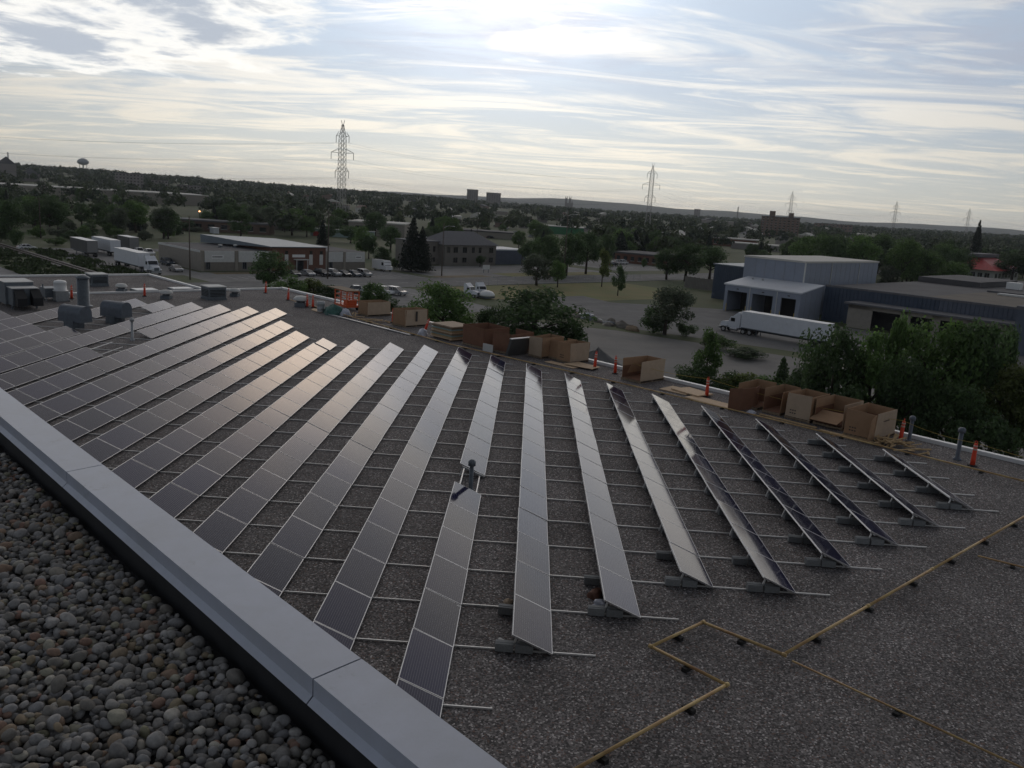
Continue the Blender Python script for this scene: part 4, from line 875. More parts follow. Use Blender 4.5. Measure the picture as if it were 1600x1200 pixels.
simple_block('grain_elevator', 12, 292, 22, 24, 'apt', 'grey grain elevator with a mast at the far left edge', 14, roofm='slate', gable=8)
simple_block('farm_shed', 48, 292, 22, 10, 'apt', 'steep roofed grey shed right of the grain elevator', 16, roofm='slate', gable=7)
simple_block('apartment_slab', 203, 305, 36, 25, 'apt', 'wide grey apartment slab on the far left slope', 14, 0, 8, 6)
simple_block('apartment_slab', 250, 307, 22, 18, 'apt', 'smaller grey apartment block right of the wide slab', 14, 0, 5, 4)
simple_block('apartment_slab', 300, 309, 40, 12, 'apt', 'low grey apartment block farthest right on the left slope', 14, 0, 9, 3)
simple_block('garage_row', 330, 362, 165, 14, 'brown', 'long low brown garage row behind the workshop', 12, -.25, 9, 1, 'slate')
for k_, (px, py, w_, h_, l) in enumerate([(272,362,9,9,'white box truck backed against the left of the garage row'),(338,365,8,8,'white cube van before the middle of the garage row'),(400,362,9,8,'white van before the right end of the garage row')]):
    simple_block('parked_box_truck', px, py, w_, h_, 'truckwhite', l, 5, .3, cat='truck', roofm='white', roofh=.1)
simple_block('pale_warehouse', 588, 369, 85, 19, 'beige', 'pale warehouse with two dark windows beyond the pylon foot', 25, -.15, 2, 1, 'farwhite')
simple_block('mint_trailer', 535, 371, 95, 11, 'mint', 'long mint green trailer in front of the pale warehouse', 3, -.1, cat='trailer', roofm='offwhite', roofh=.15)
simple_block('red_container', 500, 369, 20, 7, 'red', 'small red container left of the mint trailer', 3, -.1, cat='container', roofm='offwhite', roofh=.1)
simple_block('small_shed', 448, 360, 40, 14, 'tan', 'tan shed between the garage row and the pylon', 12, -.1, roofm='farwhite')
simple_block('green_warehouse', 874, 366, 74, 11, 'green', 'low dark green warehouse behind the park trees', 25, 0, roofm='farwhite', roofh=.5)
simple_block('green_warehouse', 1022, 384, 50, 19, 'green', 'tall green shed wall right of the dark trees', 20, 0, roofm='darkroof')
simple_block('brown_brick_building', 1010, 414, 105, 14, 'brick', 'low dark brown brick building behind the far parking', 20, -.35, 9, 1, 'darkroof')
simple_block('brick_school', 1112, 383, 130, 11, 'brick', 'long reddish brick building in the middle distance', 25, -.1, 14, 1, 'farwhite')
simple_block('gabled_hall', 1086, 371, 44, 5, 'farwhite', 'white gabled hall rising over the long brick building', 22, -.2, roofm='dockroof', gable=6)
BA = simple_block('brown_apartments', 1216, 372, 54, 29, 'aptbrown', 'brown apartment tower with stepped top near the third pylon', 16, 0, 9, 8)
part(BA, 'stair_tower', 'aptbrown', (-12,-6,1,8,20,27.5)); part(BA, 'stair_tower', 'aptbrown', (8,13,1,8,20,26.5))
simple_block('brown_apartments', 1300, 366, 52, 12, 'aptbrown', 'lower brown apartment row right of the brown tower', 16, 0, 9, 3)
simple_block('low_plaza', 1190, 392, 90, 8, 'apt', 'low grey plaza building in front of the brown tower', 20, -.1, roofm='farwhite')
simple_block('cream_house', 1118, 357, 14, 7, 'beige', 'cream gabled house above the long brick building', 10, 0, 3, 2, 'farwhite', gable=4)
simple_block('cream_house', 1180, 361, 12, 5, 'beige', 'cream gabled house left of the brown tower', 10, 0, 3, 1, 'farwhite', gable=4)
simple_block('far_tower', 737, 326, 17, 21, 'apt', 'left one of two far apartment towers on the skyline', 20, 0, 5, 12, 'apt', 4)
simple_block('far_tower', 770, 327, 22, 18, 'apt', 'right one of two far apartment towers on the skyline', 20, 0, 6, 10, 'apt', 4)
simple_block('far_tower', 1088, 344, 9, 14, 'apt', 'small single tower on the skyline right of the second pylon', 12, 0, 3, 7, 'apt', 3)
simple_block('white_mall', 660, 341, 120, 5, 'farwhite', 'long low white store roof far behind the office', 40, 0, roofm='farwhite')
simple_block('plaza_store', 760, 372, 80, 9, 'beige', 'low beige store behind the office roof', 20, -.1, roofm='darkroof')
simple_block('pump_house', 985, 345, 8, 4, 'farwhite', 'tiny white roof among the far trees left of the second pylon', 14, 0, roofm='farwhite')
# church with twin towers
p = at(885, 330); p.z += rise(p.x, p.y); d = p.length; k_ = d/F_PX
t_ = thing('twin_towered_church', 'church with twin square towers on the skyline', 'church', p, 0)
part(t_, 'nave', 'apt', (-2*k_,9*k_,0,18*k_,-3,12*k_))
for x in (-3.2,2.6):
    o = part(t_, 'tower', 'apt', (x*k_,(x+3.4)*k_,-3,3.4*k_,-3,19*k_))
    for a_ in (0,2.6): part(o, 'pinnacle', 'apt', ((x+a_)*k_,(x+a_+.8)*k_,-3,.8*k_-3,19*k_,21.5*k_))
MB().cyl((8*k_,8*k_,12*k_),(8*k_,8*k_,17*k_),.9*k_,.05,n=6).build('spirelet', M['apt'], t_)
# water tower
p = at(131, 283); p.z += rise(p.x, p.y); k_ = p.length/F_PX*.82
t_ = thing('water_tower', 'domed water tower on legs on the left skyline', 'water tower', p)
MB().lathe([(2*k_,13.5*k_),(6*k_,14.5*k_),(9*k_,17*k_),(9*k_,19.5*k_),(6.5*k_,22.5*k_),(2.5*k_,24.3*k_),(.1,24.6*k_)], n=24).build('tank', M['tank'], t_, True)
for i in range(6): MB().cyl((6.4*k_*math.cos(i*1.047),6.4*k_*math.sin(i*1.047),-3),(6*k_*math.cos(i*1.047),6*k_*math.sin(i*1.047),16*k_),.35*k_,n=6).build('leg', M['tank'], t_)
MB().cyl((0,0,-3),(0,0,15*k_),1.0*k_,n=10).build('riser', M['tank'], t_)
for px, py, top, l in ((1151,347,326,'slender far chimney on the skyline right of the small tower'),(14,270,250,'thin mast over the grain elevator')):
    p = at(px, py); p.z += rise(p.x, p.y); k_ = p.length/F_PX; o = MB().lathe([(1.1*k_,-3),(.7*k_,(py-top)*k_)], n=10).build('chimney', M['apt']); o.location = p; tag(o, l, 'chimney')
# glimpses of small far roofs
for i in range(64):
    px = rng.uniform(430,1400); py = 262+.0657*px + rng.uniform(19,44); simple_block('far_house', px, py, rng.uniform(9,24), rng.uniform(5,9), rng.choice(['beige','aptbrown','apt','farwhite']), 'small far house roof among the trees of the town', rng.uniform(8,14), rng.uniform(-.5,.5), 0, 1, rng.choice(['farwhite','slate','aptbrown','farwhite']), gable=rng.choice([0,2.5,3]))['group'] = 'small far houses among the town trees'

# ------------------------------------------------------------------ pylons and wires
def make_pylon():
    t_ = thing('lattice_pylon', 'x', 'pylon')
    H = 54.0
    def hw(z): return 2.1-.6*min(1, z/20) if z < 20 else (1.5-.15*(z-20)/25 if z < 46.5 else max(.3, 1.35-1.0*(z-46.5)/5.5))
    for sx in (-1, 1):
        for sy in (-1, 1):
            b_ = MB(); zs = [-2,10,20,33,45,52]
            for a_, c_ in zip(zs, zs[1:]): b_.beam((sx*hw(max(a_,0)),sy*hw(max(a_,0)),a_),(sx*hw(c_),sy*hw(c_),c_),.15,.15)
            b_.build('leg', M['pylon'], t_)
    zz_ = [0,4,8,11.5,15,18,20.6,23.2,25.8,28.2,30.6,33,35.4,37.6,39.8,42,44.2,46.4,48.6,50.6,52]
    b_ = MB()
    for a_, c_ in zip(zz_, zz_[1:]):
        h0, h1 = hw(a_), hw(c_)
        for s in (-1,1):
            b_.beam((-h0,s*h0,a_),(h1,s*h1,c_),.09,.09); b_.beam((h0,s*h0,a_),(-h1,s*h1,c_),.09,.09); b_.beam((s*h0,-h0,a_),(s*h1,h1,c_),.09,.09); b_.beam((s*h0,h0,a_),(s*h1,-h1,c_),.09,.09)
            b_.beam((-h1,s*h1,c_),(h1,s*h1,c_),.08,.08)
    b_.build('bracing', M['pylon'], t_)
    for z, w_ in ((46.5,3.6),(38.5,6.3),(29.5,3.8)):
        for s in (-1,1):
            b_ = MB(); h_ = hw(z)
            for sy in (-1,1): b_.beam((s*h_,sy*h_,z),(s*w_,0,z+.1),.16,.16); b_.beam((s*h_,sy*h_,z+2.1),(s*w_,0,z+.15),.13,.13)
            a_ = b_.build('cross_arm', M['pylon'], t_); MB().cyl((s*w_,0,z),(s*w_,0,z-3.2),.13,n=6).build('insulator', M['slate'], a_)
    for s in (-1,1): MB().beam((s*.35,0,52),(s*.9,0,54),.2,.2).build('peak', M['pylon'], t_)
    return t_
PYL = [(at(536,188,43),'tallest and nearest lattice pylon left of centre'),(at(1021,255,43),'second lattice pylon above the middle of the town'),(at(1239,298,43),'third lattice pylon beside the brown apartment tower'),(at(1402,314,43),'fourth lattice pylon, second from the right'),(at(1516,325,43),'farthest lattice pylon behind a lone spruce at right')]
pp = make_pylon(); pts = []
for i, (p, l) in enumerate(PYL):
    o = pp if i == 0 else copy_tree(pp); o.location = (p.x, p.y, ZG); o['label'] = l; o['group'] = 'lattice pylons of the power line'; pts.append(Vector((p.x, p.y, ZG)))
pts = [Vector((-520,470,ZG+4))]+pts+[Vector((1050,1600,ZG))]
PA = []
for i, p in enumerate(pts):
    d = (pts[min(i+1,len(pts)-1)]-pts[max(i-1,0)]).normalized(); rz = (math.atan2(d.y, d.x)-math.pi/2)*.35 + math.atan2(-p.x, p.y)*.65; PA.append(rz)
for o in [x for x in bpy.data.objects if x.name.startswith('lattice_pylon')]:
    i = min(range(len(pts)), key=lambda q: (pts[q]-o.location).length); o.rotation_euler = (0,0,PA[i])
LV = [(3.6,43.3),(6.3,35.3),(3.8,26.3)]; NM = ['upper','middle','lower']
for i in range(len(pts)-1):
    for j, (w_, z) in enumerate(LV):
        for s in (-1,1):
            a = pts[i]+Vector((s*w_*math.cos(PA[i]), s*w_*math.sin(PA[i]), z)); c = pts[i+1]+Vector((s*w_*math.cos(PA[i+1]), s*w_*math.sin(PA[i+1]), z)); L_ = (c-a).length
            path = [a.lerp(c,q/16)-Vector((0,0,L_*.022*4*(q/16)*(1-q/16))) for q in range(17)]
            tag(MB().tube(path, .026, 4).build('power_cable', M['slate']), '%s power cable, %s side, %s span of the line from left' % (NM[j], 'right' if s > 0 else 'left', ORD[i]), 'cable', 'power cables between the pylons')

# utility poles and lamps
def pole(px, base, top, label, arm=True, lamp=False):
    p = at(px, base); h_ = (base-top)*p.length/F_PX*1.02
    t_ = thing('utility_pole', label, 'pole', p, RZ)
    MB().cyl((0,0,-.2),(0,0,h_),.17,.11,n=8).build('shaft', M['pole'], t_, True)
    if arm: part(t_, 'crossarm', 'pole', (-1.2,1.2,-.06,.06,h_-.8,h_-.65))
    if lamp: MB().tube([(0,0,h_-1.2),(1.2,-.4,h_-.7),(2.4,-.8,h_-.7)], .06, 6).build('lamp_arm', M['galv'], t_); part(t_, 'lamp_head', 'offwhite', (2.3,3.0,-1.0,-.6,h_-.8,h_-.65))
pole(297,437,348,'dark wooden pole before the beige workshop wall',False); pole(512,436,338,'wooden utility pole before the right end of the workshop'); pole(690,431,352,'lamp pole in front of the grey office',False,True); pole(880,436,335,'tall lamp pole rising from the park trees',False,True); pole(745,378,343,'thin far pole behind the grey office'); pole(815,415,372,'slim pole right of the grey storage shed',False)
pole(64,372,318,'dark pole in the scrub at far left'); pole(1330,420,372,'thin pole among trees behind the white warehouse')
for px, py, l in ((221,320,'lit orange lamp left in the far factory yard'),(312,326,'small lit orange lamp right in the far factory yard')):
    p = at(px, 352); k_ = p.length/F_PX; t_ = thing('yard_lamp', l, 'lamp', p)
    hgt = (352-py-7)*k_; MB().cyl((0,0,0),(0,0,hgt),.12,n=6).build('post', M['pole'], t_)
    o = MB().lathe([(.1,0),(.3,.1),(.3,.4),(.05,.5)], (0,0,hgt), 10).build('globe', None, t_, True); o.data.materials.clear()
    em = bpy.data.materials.new('lit lamp'); em.use_nodes = True; bs = em.node_tree.nodes['Principled BSDF']; bs.inputs['Emission Color'].default_value = (1,.45,.15,1); bs.inputs['Emission Strength'].default_value = 6; o.data.materials.append(em)

# ------------------------------------------------------------------ vehicles (local x forward)
def wheel(parent, x, y, r=.33, w=.22):
    o = MB().cyl((x,y-w/2,r),(x,y+w/2,r),r,n=18).build('wheel', M['tyre'], parent, False); s = 1 if y > 0 else -1
    MB().cyl((x,y+s*(w/2-.01),r),(x,y+s*(w/2+.012),r),r*.6,n=14).build('rim', M['rim'], o)
def make_car(kind, paint):
    t_ = thing({'sedan':'parked_car','suv':'parked_car','pickup':'pickup_truck'}[kind], 'x', {'sedan':'car','suv':'car','pickup':'pickup'}[kind])
    hwid = .9
    if kind == 'sedan': body = [(-2.25,.35),(-2.3,.75),(-2.15,.92),(-1.2,.95),(1.0,.92),(2.1,.75),(2.25,.5),(2.2,.3)]; cab = [(-1.75,.93),(-1.0,1.40),(.35,1.42),(1.15,.92)]
    elif kind == 'suv': body = [(-2.3,.38),(-2.35,.85),(-2.25,1.05),(1.0,1.05),(2.1,.92),(2.3,.6),(2.25,.35)]; cab = [(-2.2,1.04),(-1.95,1.66),(.3,1.70),(1.15,1.04)]
    else: body = [(-2.75,.5),(-2.75,1.02),(.95,1.02),(1.1,1.12),(2.5,1.02),(2.7,.7),(2.6,.42)]; cab = [(-.75,1.1),(-.6,1.75),(.6,1.78),(1.35,1.1)]
    MB().prism_xz(body, -hwid, hwid).build('body', M[paint], t_)
    n_ = len(cab); b_ = MB(); sh = [hwid-.06]+[hwid-.22]*(n_-2)+[hwid-.06]
    b_.add([(x,-s,z) for (x,z),s in zip(cab,sh)]+[(x,s,z) for (x,z),s in zip(cab,sh)], [tuple(range(n_)), tuple(range(n_,2*n_))[::-1]]+[(i,n_+i,n_+(i+1)%n_,(i+1)%n_) for i in range(n_)]); b_.build('windows', M['glass'], t_)
    MB().box(cab[1][0]-.05, cab[2][0]+.05, -(hwid-.22), hwid-.22, cab[1][1]-.02, cab[2][1]+.03).build('roof', M[paint], t_)
    for s in (-1,1):
        b_ = MB(); xm = (cab[0][0]+cab[-1][0])/2-.05
        for a_, c_ in ((cab[0],cab[1]),((xm,cab[0][1]),(xm,cab[1][1])),(cab[-1],cab[2])): b_.beam((a_[0],s*(hwid-.05),a_[1]),(c_[0],s*(hwid-.21),c_[1]),.09,.09)
        b_.build('pillars', M[paint], t_)
        part(t_, 'headlight', 'lamp', (2.12 if kind != 'pickup' else 2.56, 2.27 if kind != 'pickup' else 2.72, s*.7-.2, s*.7+.2, .6 if kind == 'sedan' else .78, .74 if kind == 'sedan' else .96))
        part(t_, 'tail_light', 'taillamp', (body[1][0]-.02, body[1][0]+.1, s*.75-.12, s*.75+.12, .7, .9))
    wb = 1.38 if kind != 'pickup' else 1.75
    for x in (-wb, wb):
        for s in (-1,1): wheel(t_, x, s*.82, .33 if kind == 'sedan' else .38)
    if kind == 'pickup': part(t_, 'bed', 'black', (-2.65,-.85,-.75,.75,1.0,1.035))
    return t_
PROTO = {}
def car(kind, paint, p, rz, label, group):
    key = (kind, paint)
    if key not in PROTO: o = PROTO[key] = make_car(kind, paint)
    else: o = copy_tree(PROTO[key])
    o.location = p; o.rotation_euler = (0,0,rz); o['label'] = label; o['group'] = group; return o
PK = 'cars parked before the brick workshop'; A1 = RZ-math.pi/2     # nose towards the street (-u)
for u_, v_, kd, pt, l in [(181.5,102.5,'sedan','cardark','leftmost black car in the line before the brick workshop'),(181.5,106.2,'sedan','carsilver','silver car beside the leftmost black car before the workshop'),(180.5,109.6,'suv','cardark','first black off-roader right of the silver car'),(180.0,112.4,'suv','carsilver','grey off-roader between two dark cars before the workshop'),(179.5,115.0,'sedan','cardark','low black car, third from the right in the workshop line'),(179.0,117.6,'sedan','carblue','dark blue car second from the right in the workshop line'),(178.6,120.4,'suv','carsilver','silver off-roader at the right end of the workshop line')]:
    car(kd, pt, W(u_,v_,ZG+.02), A1+rng.gauss(0,.05), l, PK)
for px, py, kd, pt, rz, l in [(42,390,'sedan','carwhite',RZ,'white hatchback driving along the side street at far left'),(217,397,'pickup','carwhite',A1,'left white pickup beside the parked trailers'),(232,399,'pickup','carwhite',A1,'right white pickup beside the parked trailers'),(262,414,'suv','carblue',A1,'dark car against the beige workshop wall, left one'),(275,424,'sedan','carsilver',A1,'silver car against the beige workshop wall, right one'),
    (557,457,'sedan','carblue',RZ-1.9,'dark sedan in the staff parking left of the small tree'),(600,460,'suv','carwhite',RZ-1.4,'white off-roader partly behind the small tree in staff parking'),(620,461,'suv','carsilver',RZ-1.3,'pale van-like car right end of the staff parking'),(572,462,'sedan','cardark',RZ-1.8,'black sedan half hidden by the small tree'),
    (963,412,'sedan','carwhite',RZ,'white car on the far parking, left one'),(972,413,'pickup','carwhite',RZ,'white pickup on the far parking, right one'),(956,416,'sedan','cardark',RZ,'dark car on the far parking before the white ones'),(437,348,'sedan','carwhite',.2,'tiny white car on the shed roof terrace behind workshop'),(497,357,'suv','cardark',.4,'small dark car left of the pylon foot'),(505,354,'sedan','carwhite',.3,'small white car left of the pylon foot'),(1008,398,'sedan','carwhite',.2,'white car before the green shed, left one'),(1016,398,'suv','carwhite',.3,'white car before the green shed, right one')]:
    car(kd, pt, at(px,py,ZG+.02), rz, l, 'cars standing about the streets and lots')
for i in range(34):
    px = rng.uniform(690,860); py = rng.uniform(352,376); car(rng.choice(['sedan','suv']), rng.choice(['carwhite','carsilver','cardark','carblue']), at(px,py,ZG+.02), rng.choice([RZ,RZ+1.57]), 'small parked car in the distant plaza lot behind the office', 'cars in the distant plaza lot')
def trailer(u, v, L_, label, m='truckwhite', end='truckwhite', z=ZG, h_=4.1, flip=1):
    """box trailer lying along u from u to u+L_"""
    t_ = thing('box_trailer', label, 'trailer', W(u, v, z), RZ, 'box trailers in the lots')
    part(t_, 'box', m, (0,2.6,0,L_,1.15,h_)); part(t_, 'end_doors', end, (.06,2.54,-.04,-.003,1.2,h_-.05)); part(t_, 'roof', 'white', (-.02,2.62,-.05,L_+.02,h_,h_+.06)); part(t_, 'skirt_rail', 'darkgalv', (-.02,0,.1,L_-.1,1.15,1.3))
    b_ = part(t_, 'chassis', 'black', (.6,2.0,.3,L_-.3,.85,1.14))
    ax = (.9,2.2) if flip > 0 else (L_-.9,L_-2.2)
    for y in ax:
        for x in (.25,2.35):
            o = MB().cyl((x-.25,y,.5),(x+.25,y,.5),.5,n=16).build('wheel', M['tyre'], t_); MB().cyl((x-.27,y,.5),(x-.245,y,.5),.26,n=12).build('rim', M['rim'], o)
    y = L_-3 if flip > 0 else 3
    for x in (.5,2.0): part(t_, 'landing_leg', 'darkgalv', (x,x+.12,y,y+.12,0,.9))
    return t_
def tractor(u, v, rz, label):
    """conventional truck tractor, nose along local +x"""
    t_ = thing('truck_tractor', label, 'truck', W(u, v, ZG), rz)
    part(t_, 'chassis', 'black', (-4.2,2.4,-.45,.45,.75,1.05))
    MB().prism_xz([(-1.6,1.0),(-1.6,3.7),(-1.1,3.85),(-.1,3.0),(.35,2.9),(.75,2.05),(.75,1.0)], -1.15, 1.15).build('cab', M['truckwhite'], t_)
    MB().prism_xz([(.76,.85),(.76,2.0),(2.3,1.75),(2.55,1.5),(2.55,.85)], -.8, .8).build('bonnet', M['truckwhite'], t_)
    part(t_, 'grille', 'darkgalv', (2.55,2.6,-.5,.5,.9,1.55)); part(t_, 'bumper', 'galv', (2.5,2.75,-1.15,1.15,.45,.8))
    b_ = MB(); b_.hexa([(.40,-1.0,2.15),(.78,-1.0,2.08),(.78,1.0,2.08),(.40,1.0,2.15),(.38,-1.0,2.85),(.44,-1.0,2.86),(.44,1.0,2.86),(.38,1.0,2.85)]); b_.build('windscreen', M['glass'], t_)
    for s in (-1,1):
        part(t_, 'side_window', 'glass', (-.55,.3,s*1.15-.02,s*1.15+.02,2.05,2.7)); part(t_, 'mudguard', 'truckwhite', (1.0,2.4,s*.98-.22,s*.98+.22,1.0,1.25)); part(t_, 'headlight', 'lamp', (2.40,2.53,s*.98-.18,s*.98+.18,1.0,1.24))
        MB().cyl((-1.5,s*1.0,1.0),(-1.5,s*1.0,4.0),.09,n=8).build('exhaust_stack', M['rim'], t_); MB().cyl((-1.2,s*1.0,.75),(.3,s*1.0,.75),.32,n=14).build('fuel_tank', M['rim'], t_)
        wheel(t_, 1.7, s*1.0, .5, .3)
        for x in (-2.4,-3.7): wheel(t_, x, s*.95, .5, .5)
    return t_
# right-hand truck: nose towards +u (left in view)
tractor(82.2, 135.6, RZ+math.pi/2, 'white long nosed truck tractor standing before the white dock')
trailer(64.3, 134.3, 16.0, 'long pale trailer coupled to the tractor before the dock', flip=1)
# left yard
trailer(229, 71.6, 13, 'dark grey trailer, leftmost in the truck yard', 'truckgrey', 'trailergrey')
trailer(232, 78.2, 14, 'white trailer in the middle of the truck yard', flip=1)
trailer(194, 71.2, 15, 'nearest white trailer in the truck yard, coupled to a tractor', flip=-1)
trailer(244, 87.3, 9, 'dark short trailer farthest back in the truck yard', 'truckgrey', 'trailergrey')
tractor(189.6, 72.5, RZ-math.pi/2, 'white truck tractor at the right end of a white trailer')
# step van by the workshop, flatbed trucks in the staff parking
t_ = thing('step_van', 'white walk-in delivery van beside the right end of the workshop', 'van', W(191,134.5,ZG), A1)
MB().prism_xz([(-3.4,.5),(-3.4,2.75),(-3.2,2.9),(2.0,2.9),(2.45,2.3),(2.55,1.5),(3.1,1.35),(3.15,.5)], -1.1, 1.1).build('body', M['carwhite'], t_)
b_ = MB(); b_.hexa([(2.47,-1.0,1.6),(2.56,-1.0,1.55),(2.56,1.0,1.55),(2.47,1.0,1.6),(2.26,-1.0,2.55),(2.31,-1.0,2.56),(2.31,1.0,2.56),(2.26,1.0,2.55)]); b_.build('windscreen', M['glass'], t_)
for s in (-1,1):
    part(t_, 'side_window', 'glass', (1.1,2.0,s*1.1-.02,s*1.1+.02,1.6,2.4)); part(t_, 'headlight', 'lamp', (3.1,3.17,s*.8-.15,s*.8+.15,.9,1.15))
    for x in (-1.9,2.2): wheel(t_, x, s*.98, .42)
for u_, v_, rz, l in ((137,119.5,A1+.25,'left white work truck half hidden by roadside trees'),(137.5,123,A1-.2,'right white work truck half hidden by roadside trees')):
    tractor(u_, v_, rz, l).scale = (.78,.78,.78)
t_ = thing('boat_cover', 'white rounded cover behind the right work truck', 'boat', W(134,121.5,ZG), RZ)
MB().lathe([(1.6,.6),(1.7,.9),(1.2,1.5),(.4,1.75),(.02,1.78)], n=18).build('cover', M['white'], t_, True); part(t_, 'trailer_frame', 'darkgalv', (-1.2,1.2,-1.2,1.2,.2,.6))
# junk strip in the yard
for i in range(16):
    u_ = 110-i*1.25+rng.gauss(0,.4); v_ = 122.5-i*.35+rng.gauss(0,.7)
    heap('scrap_heap', W(u_,v_,ZG), rng.uniform(.7,1.5), rng.uniform(.8,1.6), rng.uniform(.4,1.0), M[rng.choice(['galv','darkgalv','oldwood','tan','tan','plastic'])], 'heap of junk in the strip dividing the two yards', 'scrap', 30+i)['group'] = 'junk heaps dividing the two yards'

# ------------------------------------------------------------------ trees
def np_mesh(name, V, Q, m, smooth=False):
    me = bpy.data.meshes.new(name); me.vertices.add(len(V)); me.vertices.foreach_set('co', np.asarray(V, np.float32).ravel())
    k = Q.shape[1]; me.loops.add(Q.size); me.loops.foreach_set('vertex_index', Q.astype(np.int32).ravel()); me.polygons.add(len(Q)); me.polygons.foreach_set('loop_start', np.arange(0, Q.size, k, dtype=np.int32))
    if smooth: me.polygons.foreach_set('use_smooth', np.ones(len(Q), bool))
    me.materials.append(m); me.update(calc_edges=True); return me
def leaf_quads(C, N, size, r_):
    """one rhombic leaf clump at every centre C, facing roughly along N"""
    n = len(C); a = r_.normal(size=(n,3)); T = np.cross(N, a); T /= np.linalg.norm(T, axis=1, keepdims=True)+1e-9; Bn = np.cross(N, T); s = (size*r_.uniform(.6,1.4,n))[:,None]
    V = np.stack([C-T*s, C+Bn*s*.55, C+T*s, C-Bn*s*.55], 1).reshape(-1,3)
    return V, np.arange(4*n).reshape(-1,4)
def crown(kind, seed, leaves, leaf):
    r_ = np.random.default_rng(seed); C = []; N = []
    if kind in ('broad','bush','narrow'):
        n = {'broad':32,'bush':24,'narrow':24}[kind]
        zc, a, bz = {'broad':(.53,.36,.37),'bush':(.46,.36,.36),'narrow':(.53,.27,.38)}[kind]
        for i in range(n):
            d = r_.normal(size=3); d /= np.linalg.norm(d); q = r_.uniform(.25,1.0)**.55
            c = np.array([d[0]*a*q, d[1]*a*q, zc+d[2]*bz*q]); R = r_.uniform(.075,.18)*(1.15 if kind == 'bush' else 1)
            if kind == 'narrow': c[:2] *= 1-.45*max(0, (c[2]-.5)/.4)
            m_ = int(leaves/n); d = r_.normal(size=(m_,3)); d /= np.linalg.norm(d, axis=1, keepdims=True)
            C.append(c+d*R*np.array([1,1,.85])*r_.uniform(.55,1.12,(m_,1))); nn = d+r_.normal(size=(m_,3))*.75+np.array([0,0,.3]); N.append(nn/np.linalg.norm(nn, axis=1, keepdims=True))
    else:                                                   # spruce: drooping whorls, widest below
        m_ = leaves; z = .06+.93*(1-np.sqrt(r_.uniform(0,1,m_))); tier = np.abs(((z*17)%1)-.35); rad = .5*(1-z)**.85*(.72+.5*(.65-tier))*r_.uniform(.45,1.06,m_); a = r_.uniform(0,2*np.pi,m_)
        rad *= 1+.13*np.sin(a*5+z*23)
        C.append(np.stack([rad*np.cos(a), rad*np.sin(a), z-.05*rad], 1)); nn = np.stack([np.cos(a)*.5, np.sin(a)*.5, np.ones(m_)*.7], 1)+r_.normal(size=(m_,3))*.5; N.append(nn/np.linalg.norm(nn, axis=1, keepdims=True))
    return leaf_quads(np.concatenate(C), np.concatenate(N), leaf, r_)
def trunk_me(kind, seed):
    r_ = random.Random(seed); b_ = MB(); h_ = {'broad':.55,'bush':.4,'narrow':.7,'spruce':.95}[kind]; r0 = {'broad':.034,'bush':.02,'narrow':.028,'spruce':.025}[kind]
    b_.cyl((0,0,-.02),(.01,0,h_*.5),r0,r0*.75,8); b_.cyl((.01,0,h_*.5),(0,.01,h_),r0*.75,r0*.3,8)
    if kind != 'spruce':
        for i in range(7):
            a = i*2.4+r_.random(); z = h_*r_.uniform(.45,.95); L_ = r_.uniform(.18,.32); b_.cyl((0,0,z),(L_*math.cos(a),L_*math.sin(a),z+L_*r_.uniform(.5,1.1)),r0*.42,r0*.12,6)
    return b_.mesh('trunk', M['bark'], True)
TR = {}
for kind, nv, lv, lf in (('broad',4,7000,.0195),('bush',3,4600,.026),('narrow',2,4200,.022),('spruce',2,4200,.030)):
    for i in range(nv):
        V, Q = crown(kind, 40+i*7+len(kind), lv, lf); TR[kind,i] = (V, Q, trunk_me(kind, i), {})
def crown_me(kind, i, m):
    V, Q, tm, cache = TR[kind,i]
    if m not in cache: cache[m] = np_mesh('crown', V, Q, M[m])
    return cache[m]
NTREE = [0]
def tree(p, w, h_, kind, m, label, group=None, cat='tree'):
    i = NTREE[0] % len([k for k in TR if k[0] == kind]); NTREE[0] += 1
    t_ = thing({'broad':'leafy_tree','bush':'bush','narrow':'young_tree','spruce':'spruce_tree'}[kind], label, cat, p, rng.random()*6.28, group); t_.scale = (w, w*rng.uniform(.92,1.08), h_)
    obj('trunk', TR[kind,i][2], t_); obj('crown', crown_me(kind, i, m), t_); return t_
def tree_px(px, base, top, wpx, kind, m, label, group=None, cat='tree'):
    p = at(px, base); d = (p-Vector((0,0,EYE))).length; p.z += rise(p.x, p.y); return tree(p, wpx*d/F_PX*1.12, (base-top)*d/F_PX*.97, kind, m, label, group, cat)
